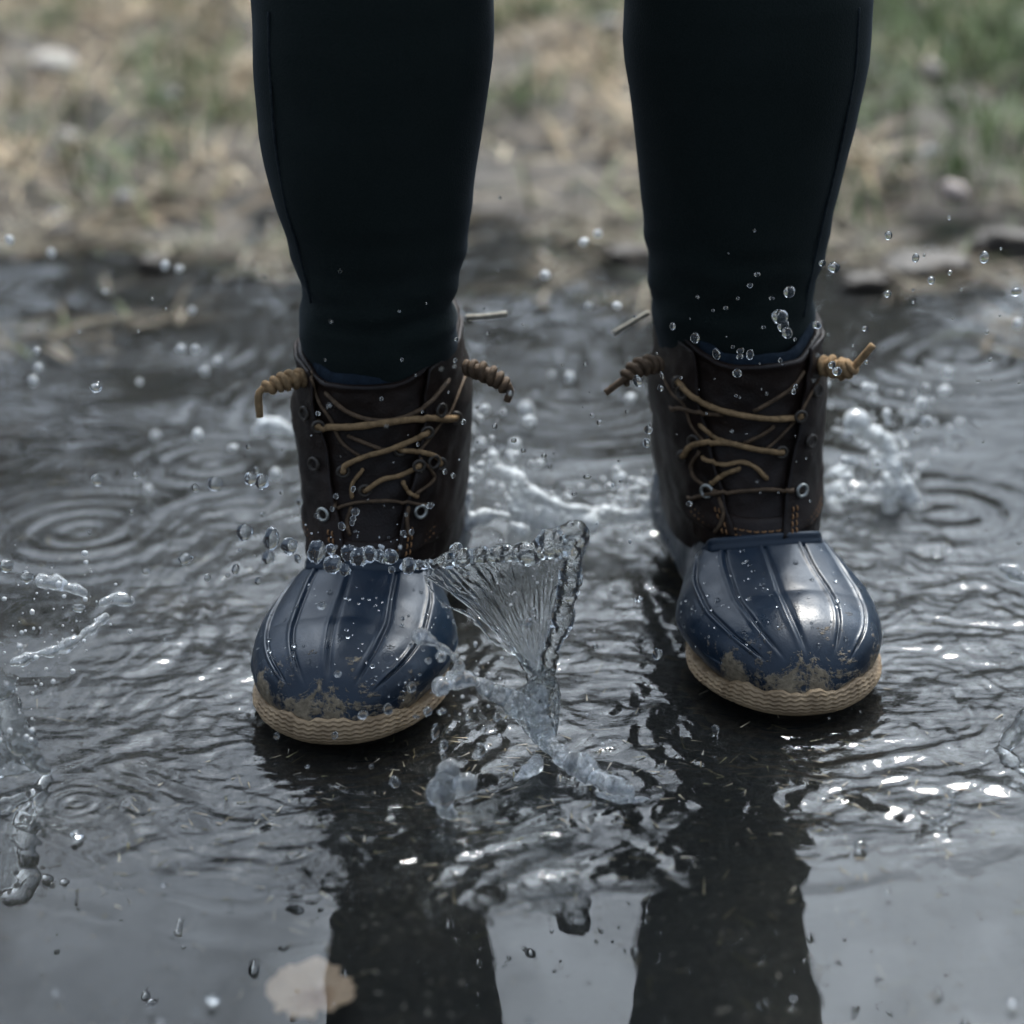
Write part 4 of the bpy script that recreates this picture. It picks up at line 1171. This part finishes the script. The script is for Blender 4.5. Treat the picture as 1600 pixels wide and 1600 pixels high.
for u, v, d in ((332, 1560, 20), (235, 1572, 12), (88, 1550, 10), (304, 1581, 7), (1388, 1393, 9), (1345, 1320, 22), (1582, 1564, 16), (1508, 1573, 6), (828, 1598, 14), (252, 1595, 9), (120, 1304, 20), (255, 1382, 8), (1240, 1560, 6)):
    p = on_water(u, v, 0.0005)
    droplet(u, v, d, p.y, lb, g, False, 0.6)

# every droplet gets a label of its own: look first, then its place along the spray
ORD = 'first second third fourth fifth sixth seventh eighth ninth tenth eleventh twelfth thirteenth fourteenth fifteenth sixteenth seventeenth eighteenth nineteenth twentieth'.split()
bygroup = {}
for e in DROP_LOG: bygroup.setdefault(e[6], []).append(e)
for gname, es in bygroup.items():
    if gname == 'specks of spray': continue
    es.sort(key=lambda e: e[1])
    if gname.startswith('lumps'):
        for i, e in enumerate(es):
            e[0]['label'] = ORD[i] + ' lumpy bead from the left in the row across the nearer boot'
        continue
    med = sorted(e[2] for e in es)[len(es) // 2]
    sub = {}
    for e in es:
        d = e[3]
        size = 'big' if d >= 18 else 'middling' if d >= 12 else 'small' if d >= 7 else 'pinprick'
        shape = 'upright' if e[4] > 1.15 else 'flattened' if e[4] < 0.86 else 'round'
        half = 'higher up' if e[2] < med else 'lower down'
        if gname.startswith('blurred'): half += ' left' if e[1] < 800 else ' right'
        sub.setdefault((size, shape, half), []).append(e)
    for (size, shape, half), q in sub.items():
        for i, e in enumerate(q):
            if len(q) > 20: e[0]['label'] = '%s %s %s, %s' % (size, shape, e[5], half)
            elif len(q) > 1: e[0]['label'] = '%s %s %s, %s, %s from left' % (size, shape, e[5], half, ORD[i])
            else: e[0]['label'] = '%s %s %s, %s' % (size, shape, e[5], half)

# ------------------------------------------------------------------ bank: dry grass, stones, leaf, debris
def mat_attr(name, rough=0.8, trans=0.0):
    m, nt, p = material(name)
    a = nt.nodes.new('ShaderNodeVertexColor'); a.layer_name = 'tint'
    n = tex(nt, 25, 4, 0.6)
    c = mix(nt, math_node(nt, 'MULTIPLY', n, 0.45), a.outputs[0], (0.11, 0.09, 0.06))
    nt.links.new(c, p.inputs['Base Color'])
    p.inputs['Roughness'].default_value = rough
    p.inputs['Specular IOR Level'].default_value = 0.25
    return m
M_GRASS = mat_attr('dry and green grass blades')

def blades(name, base, n_seg, length, width, az, el, curl, tint, mat, kind='stuff', label=None, cat=None):
    n = len(base)
    t = np.linspace(0, 1, n_seg + 1)
    V = np.zeros((n, n_seg + 1, 2, 3))
    pos = base.copy(); e = el.copy()
    wdir = np.stack([-np.sin(az), np.cos(az), 0 * az], -1)
    for i in range(n_seg + 1):
        w = width * (1 - 0.85 * t[i] ** 1.5)
        V[:, i, 0] = pos - wdir * w[:, None] / 2
        V[:, i, 1] = pos + wdir * w[:, None] / 2
        step = length / n_seg
        pos = pos + np.stack([np.cos(az) * np.cos(e), np.sin(az) * np.cos(e), np.sin(e)], -1) * step[:, None]
        e = e - curl / n_seg
    q = np.array([[2 * i, 2 * i + 1, 2 * i + 3, 2 * i + 2] for i in range(n_seg)])
    F = (q[None] + (np.arange(n) * (n_seg + 1) * 2)[:, None, None]).reshape(-1, 4)
    o = fast_grid(name, V.reshape(-1, 3), F, mat)
    ca = o.data.color_attributes.new('tint', 'FLOAT_COLOR', 'POINT')
    colr = np.repeat(np.concatenate([tint, np.ones((n, 1))], 1), (n_seg + 1) * 2, axis=0)
    ca.data.foreach_set('color', colr.astype(np.float32).ravel())
    tag(o, label, cat, kind=kind)
    return o

def palette(n, weights, cols):
    idx = rng.choice(len(cols), size=n, p=np.array(weights) / sum(weights))
    return np.array(cols)[idx] * rng.uniform(0.65, 1.25, (n, 1))

n = 90000
yy = 0.90 + (rng.random(n) ** 1.25) * 3.9
xx = rng.uniform(-1, 1, n) * (0.40 + 0.33 * (yy + 1))
gz = ground_height(xx, yy)
clump = noise2(xx * 7, yy * 6, 51) + 0.6 * noise2(xx * 17, yy * 15, 52)
greenness = noise2(xx * 4.2 + 3, yy * 3.4, 53) + 0.5 * noise2(xx * 11, yy * 9, 54) + 0.75 * smooth(0.15, 0.6, xx)
keep = (gz > 0.004) & (clump > -0.22 + 0.1 * rng.normal(size=n)) & (rng.random(n) < 0.25 + 0.75 * smooth(0.01, 0.05, gz))
xx, yy, gz, clump, greenness = xx[keep], yy[keep], gz[keep], clump[keep], greenness[keep]
n = len(xx)
is_green = greenness + 0.22 * rng.normal(size=n) > 0.16
straw = palette(n, (3, 3, 2, 2), [(0.50, 0.39, 0.245), (0.34, 0.25, 0.15), (0.64, 0.54, 0.38), (0.10, 0.062, 0.036)])
green = palette(n, (3, 2, 1), [(0.07, 0.135, 0.04), (0.11, 0.18, 0.065), (0.20, 0.24, 0.11)])
tint = np.where(is_green[:, None], green, straw)
el = np.where(is_green, rng.uniform(0.5, 1.35, n), rng.uniform(0.0, 0.7, n))
blades('grass', np.stack([xx, yy, gz - 0.002], -1), 3, rng.uniform(0.04, 0.13, n) * np.where(is_green, 0.7, 1.0), rng.uniform(0.002, 0.0055, n), rng.uniform(0, 2 * math.pi, n), el, rng.uniform(0.2, 1.3, n), tint, M_GRASS,
       label='blurred dead straw and green grass blades covering the bank', cat='grass')
n = 14000
xx = rng.uniform(-0.75, 0.75, n); yy = rng.uniform(0.55, 1.2, n)
gz = ground_height(xx, yy)
k = (gz > -0.010) & (noise2(xx * 9, yy * 9, 64) > -0.05) & (rng.random(n) < smooth(0.6, 0.95, yy))
xx, yy, gz = xx[k], yy[k], gz[k]; n = len(xx)
blades('sodden_grass', np.stack([xx, yy, np.maximum(gz, -0.002)], -1), 2, rng.uniform(0.02, 0.08, n), rng.uniform(0.002, 0.005, n), rng.uniform(0, 2 * math.pi, n), rng.uniform(0.0, 0.35, n), rng.uniform(0.1, 0.6, n),
       palette(n, (3, 2, 2, 1), [(0.20, 0.165, 0.12), (0.10, 0.08, 0.055), (0.32, 0.28, 0.22), (0.07, 0.10, 0.04)]), M_GRASS, label='flattened sodden grass and straw along the puddle edge', cat='grass')
# sodden straw on the puddle floor and floating bits
n = 1800
xx = rng.uniform(-0.42, 0.46, n); yy = rng.uniform(-0.42, 0.8, n)
k = noise2(xx * 8, yy * 8, 61) > -0.15
xx, yy = xx[k], yy[k]; n = len(xx)
tint = palette(n, (3, 2, 2), [(0.10, 0.085, 0.05), (0.05, 0.05, 0.025), (0.16, 0.14, 0.09)])
blades('sunken_straw', np.stack([xx, yy, ground_height(xx, yy) + 0.0012], -1), 2, rng.uniform(0.004, 0.016, n), rng.uniform(0.0005, 0.0013, n), rng.uniform(0, 2 * math.pi, n), rng.uniform(0, 0.12, n), rng.uniform(0, 0.2, n), tint, M_GRASS,
       label='short bits of straw lying on the dark puddle floor', cat='straw')
n = 280
xx = rng.uniform(-0.2, 0.30, n); yy = -0.10 + 0.045 * rng.normal(size=n) + 0.1 * noise2(xx * 5, 0.0, 62)
hh = ripples(xx, yy)
tint = palette(n, (3, 2, 2), [(0.34, 0.29, 0.20), (0.15, 0.14, 0.07), (0.42, 0.38, 0.30)])
blades('floating_chaff', np.stack([xx, yy, hh + 0.0005], -1), 1, rng.uniform(0.002, 0.009, n), rng.uniform(0.0004, 0.0011, n), rng.uniform(0, 2 * math.pi, n), np.zeros(n), np.zeros(n), tint, M_GRASS,
       label='scattered chaff and grass bits floating in front of the boots', cat='chaff')

n = 900
xx = rng.uniform(-0.34, 0.36, n); yy = rng.uniform(-0.36, -0.12, n)
blades('floating_dust', np.stack([xx, yy, ripples(xx, yy) + 0.0004], -1), 1, rng.uniform(0.0006, 0.0042, n), rng.uniform(0.0003, 0.0009, n), rng.uniform(0, 2 * math.pi, n), np.zeros(n), np.zeros(n),
       palette(n, (3, 2), [(0.20, 0.19, 0.16), (0.11, 0.10, 0.08)]), M_GRASS, label='faint pale dust and seed bits floating on the calm foreground water', cat='dust')
M_STONE_PALE = mat_plain('pale limestone', (0.40, 0.37, 0.33), 0.75, 0.2, 40, 0.3, 0.002, 120)
M_STONE_PINK = mat_plain('pinkish pebble', (0.44, 0.37, 0.34), 0.75, 0.2, 40, 0.3, 0.002, 120)
M_STONE_GREY = mat_plain('grey pebble', (0.27, 0.27, 0.28), 0.75, 0.25, 40, 0.3, 0.002, 120)
def stone(u, v, wpx, hpx, matl, label, tilt=0.0):
    p = on_water(u, v, 0.03)
    for _ in range(4): p = on_water(u, v, float(ground_height(np.array([p.x]), np.array([p.y]))[0]) + 0.012)
    vv, f = icosphere(3)
    s_ = rng.uniform(0, 50)
    d = 1 + 0.22 * noise3(vv[:, 0] * 1.1 + s_, vv[:, 1] * 1.1, vv[:, 2] * 1.1) + 0.08 * noise3(vv[:, 0] * 3 + s_, vv[:, 1] * 3, vv[:, 2] * 3)
    m = px(p.y, p.z)
    vv = vv * d[:, None] * np.array([wpx * m / 2, max(wpx, hpx) * m * 0.45, hpx * m / 2])
    o = mesh_obj('stone', vv, f, matl)
    o.location = p; o.rotation_euler = (0.1, R(tilt), rng.uniform(-0.4, 0.4))
    tag(o, label, 'stone', 'stones lying in the grass of the bank')
stone(106, 218, 52, 30, M_STONE_PALE, 'white oblong stone in the dry grass, left of the nearer leg', 20)
stone(85, 96, 80, 26, M_STONE_PALE, 'flat pale slab of stone with dark hollow beneath, top left bank', 10)
stone(952, 38, 34, 24, M_STONE_PALE, 'bright white stone high on the bank between the two legs')
stone(1455, 116, 42, 40, M_STONE_PINK, 'pinkish rounded stone in green grass, upper right bank', 40)
stone(1484, 156, 34, 34, M_STONE_PALE, 'pale stone just below the pinkish stone in green grass', 20)
stone(1492, 300, 46, 34, M_STONE_PINK, 'pale grey stone near the waterline on the right bank', 25)
stone(1452, 238, 28, 16, M_STONE_GREY, 'small flat grey stone above the right waterline')
stone(225, 205, 28, 24, M_STONE_GREY, 'small grey stone right of the white oblong stone')
stone(195, 308, 28, 20, M_STONE_GREY, 'small pale pebble close to the waterline, left bank')
stone(88, 335, 24, 18, M_STONE_PALE, 'tiny whitish pebble lowest on the left bank')
stone(265, 150, 26, 20, M_STONE_GREY, 'dull grey pebble half hidden in straw, left bank')

# clods at the right waterline
def clod(u, v, wpx, hpx, label, ang):
    p = on_water(u, v, 0.004)
    vv, f = icosphere(4)
    s_ = rng.uniform(0, 50)
    d = 1 + 0.3 * noise3(vv[:, 0] * 1.4 + s_, vv[:, 1] * 1.4, vv[:, 2] * 1.4) + 0.16 * noise3(vv[:, 0] * 4 + s_, vv[:, 1] * 4, vv[:, 2] * 4)
    m = px(p.y, p.z)
    vv = vv * d[:, None] * np.array([wpx * m / 2, wpx * m * 0.35, hpx * m / 2])
    o = mesh_obj('mud_clod', vv, f, M_MUD)
    o.location = p; o.rotation_euler = (0, 0, ang)
    tag(o, label, 'clod', 'clods of mud along the waterline')
M_MUD = mat_plain('wet brown mud', (0.045, 0.035, 0.026), 0.6, 0.5, 30, 0.4, 0.004, 90)
clod(1440, 415, 150, 40, 'long dark clod of mud at the waterline right of the farther leg', 0.2)
clod(1570, 385, 110, 60, 'humped brown clod of mud at the photo\'s right edge', -0.3)
clod(1350, 440, 80, 30, 'low clod of mud just right of the farther leg', 0.1)
clod(95, 365, 60, 28, 'small dark clod of mud at the left waterline', 0.1)
clod(240, 415, 60, 36, 'dark clod of mud left of the nearer leg', 0.4)
clod(980, 395, 70, 24, 'dark clod of mud at the waterline between the legs', -0.1)

# pale fallen leaf floating in the foreground
def leaf():
    m, nt, p = material('pale dead leaf with brown blotch')
    tc = nd(nt, 'ShaderNodeTexCoord')
    mp = nd(nt, 'ShaderNodeMapping'); mp.inputs['Location'].default_value = (-0.004, 0.004, 0)
    nt.links.new(tc.outputs['Object'], mp.inputs[0])
    ln = nt.nodes.new('ShaderNodeVectorMath'); ln.operation = 'LENGTH'; nt.links.new(mp.outputs[0], ln.inputs[0])
    s = math_node(nt, 'ADD', math_node(nt, 'MULTIPLY', ln.outputs['Value'], 70.0), math_node(nt, 'MULTIPLY', math_node(nt, 'SUBTRACT', tex(nt, 90, 4, 0.6), 0.5), 1.3))
    c = ramp(nt, s, [(0.3, (0.17, 0.085, 0.035)), (0.8, (0.36, 0.26, 0.17))])
    nt.links.new(c, p.inputs['Base Color']); p.inputs['Roughness'].default_value = 0.6
    bump(nt, p, tex(nt, 130, 4, 0.6), 0.5, 0.001)
    p0 = on_water(482, 1566, -0.0075)
    k, rr = 72, 9
    V = [(0, 0, 0.002)]
    for j in range(1, rr + 1):
        f = j / rr
        for i in range(k):
            a = 2 * math.pi * i / k
            rad = 0.0172 * (1 + 0.14 * math.cos(a - 1.2) + 0.34 * float(noise2(math.cos(a) * 2.2, math.sin(a) * 2.2, 71)) + 0.22 * float(noise2(math.cos(a) * 6, math.sin(a) * 6, 73)) + 0.07 * math.cos(3 * a)) * f
            x, y = rad * math.cos(a), rad * math.sin(a) * 1.35
            V.append((x, y, 0.0010 + 0.0045 * f ** 2 * (0.35 + 0.65 * float(noise2(math.cos(a) * 1.5, math.sin(a) * 1.5, 72)) + 0.3)))
    F = [[0, 1 + i, 1 + (i + 1) % k] for i in range(k)]
    for j in range(rr - 1):
        for i in range(k):
            F.append([1 + j * k + i, 1 + (j + 1) * k + i, 1 + (j + 1) * k + (i + 1) % k, 1 + j * k + (i + 1) % k])
    n0 = len(V)
    V += [(x, y, z - 0.0006) for x, y, z in V]
    F += [[i + n0 for i in f[::-1]] for f in F]
    o = mesh_obj('fallen_leaf', np.array(V), F, m)
    o.location = p0
    tag(o, 'pale beige fallen leaf with brown blotch floating in the foreground', 'leaf')
leaf()

# wood added out of frame to darken the reflection in the puddle's back
def added_treeline():
    m, nt, p = material('bare twigs and first leaves')
    nt.links.new(ramp(nt, tex(nt, 3, 3, 0.6), [(0.35, (0.035, 0.03, 0.02)), (0.65, (0.06, 0.07, 0.035))]), p.inputs['Base Color'])
    p.inputs['Roughness'].default_value = 0.9
    rt = np.random.default_rng(91)
    V, F = [], []
    o = 0
    for k in range(16):
        tx, ty, h = -16 + 2.1 * k + rt.uniform(-0.8, 0.8), rt.uniform(14, 18), rt.uniform(4.6, 7.6)
        v, f = tube(np.array([(tx, ty, 0.2), (tx + rt.uniform(-.2, .2), ty, h * 0.4), (tx + rt.uniform(-.4, .4), ty, h * 0.9)]), [0.22, 0.15, 0.04], 7)
        V.append(v); F += [[i + o for i in q] for q in f]; o += len(v)
        n = 2200
        cl_ = rt.normal(size=(14, 3)) * np.array([1.1, 1.1, 0.22 * h]) + np.array([tx, ty, h * 0.62])
        c = cl_[rt.integers(0, 14, n)] + rt.normal(size=(n, 3)) * 0.55
        c[:, 2] = np.clip(c[:, 2], 0.5, h)
        a = rt.normal(size=(n, 3)); a /= np.linalg.norm(a, axis=1)[:, None]
        b = np.cross(a, rt.normal(size=(n, 3))); b /= np.linalg.norm(b, axis=1)[:, None]
        q = np.stack([c - a * 0.14, c + b * 0.07, c + a * 0.14, c - b * 0.07], 1).reshape(-1, 3)
        V.append(q); F += (np.arange(n)[:, None] * 4 + np.arange(4)[None] + o).tolist(); o += len(q)
    ob = mesh_obj('added_far_wood', np.vstack(V), F, m, None, False)
    tag(ob, 'unseen wood added beyond the meadow to darken the back of the puddle', 'wood', kind='stuff')
added_treeline()
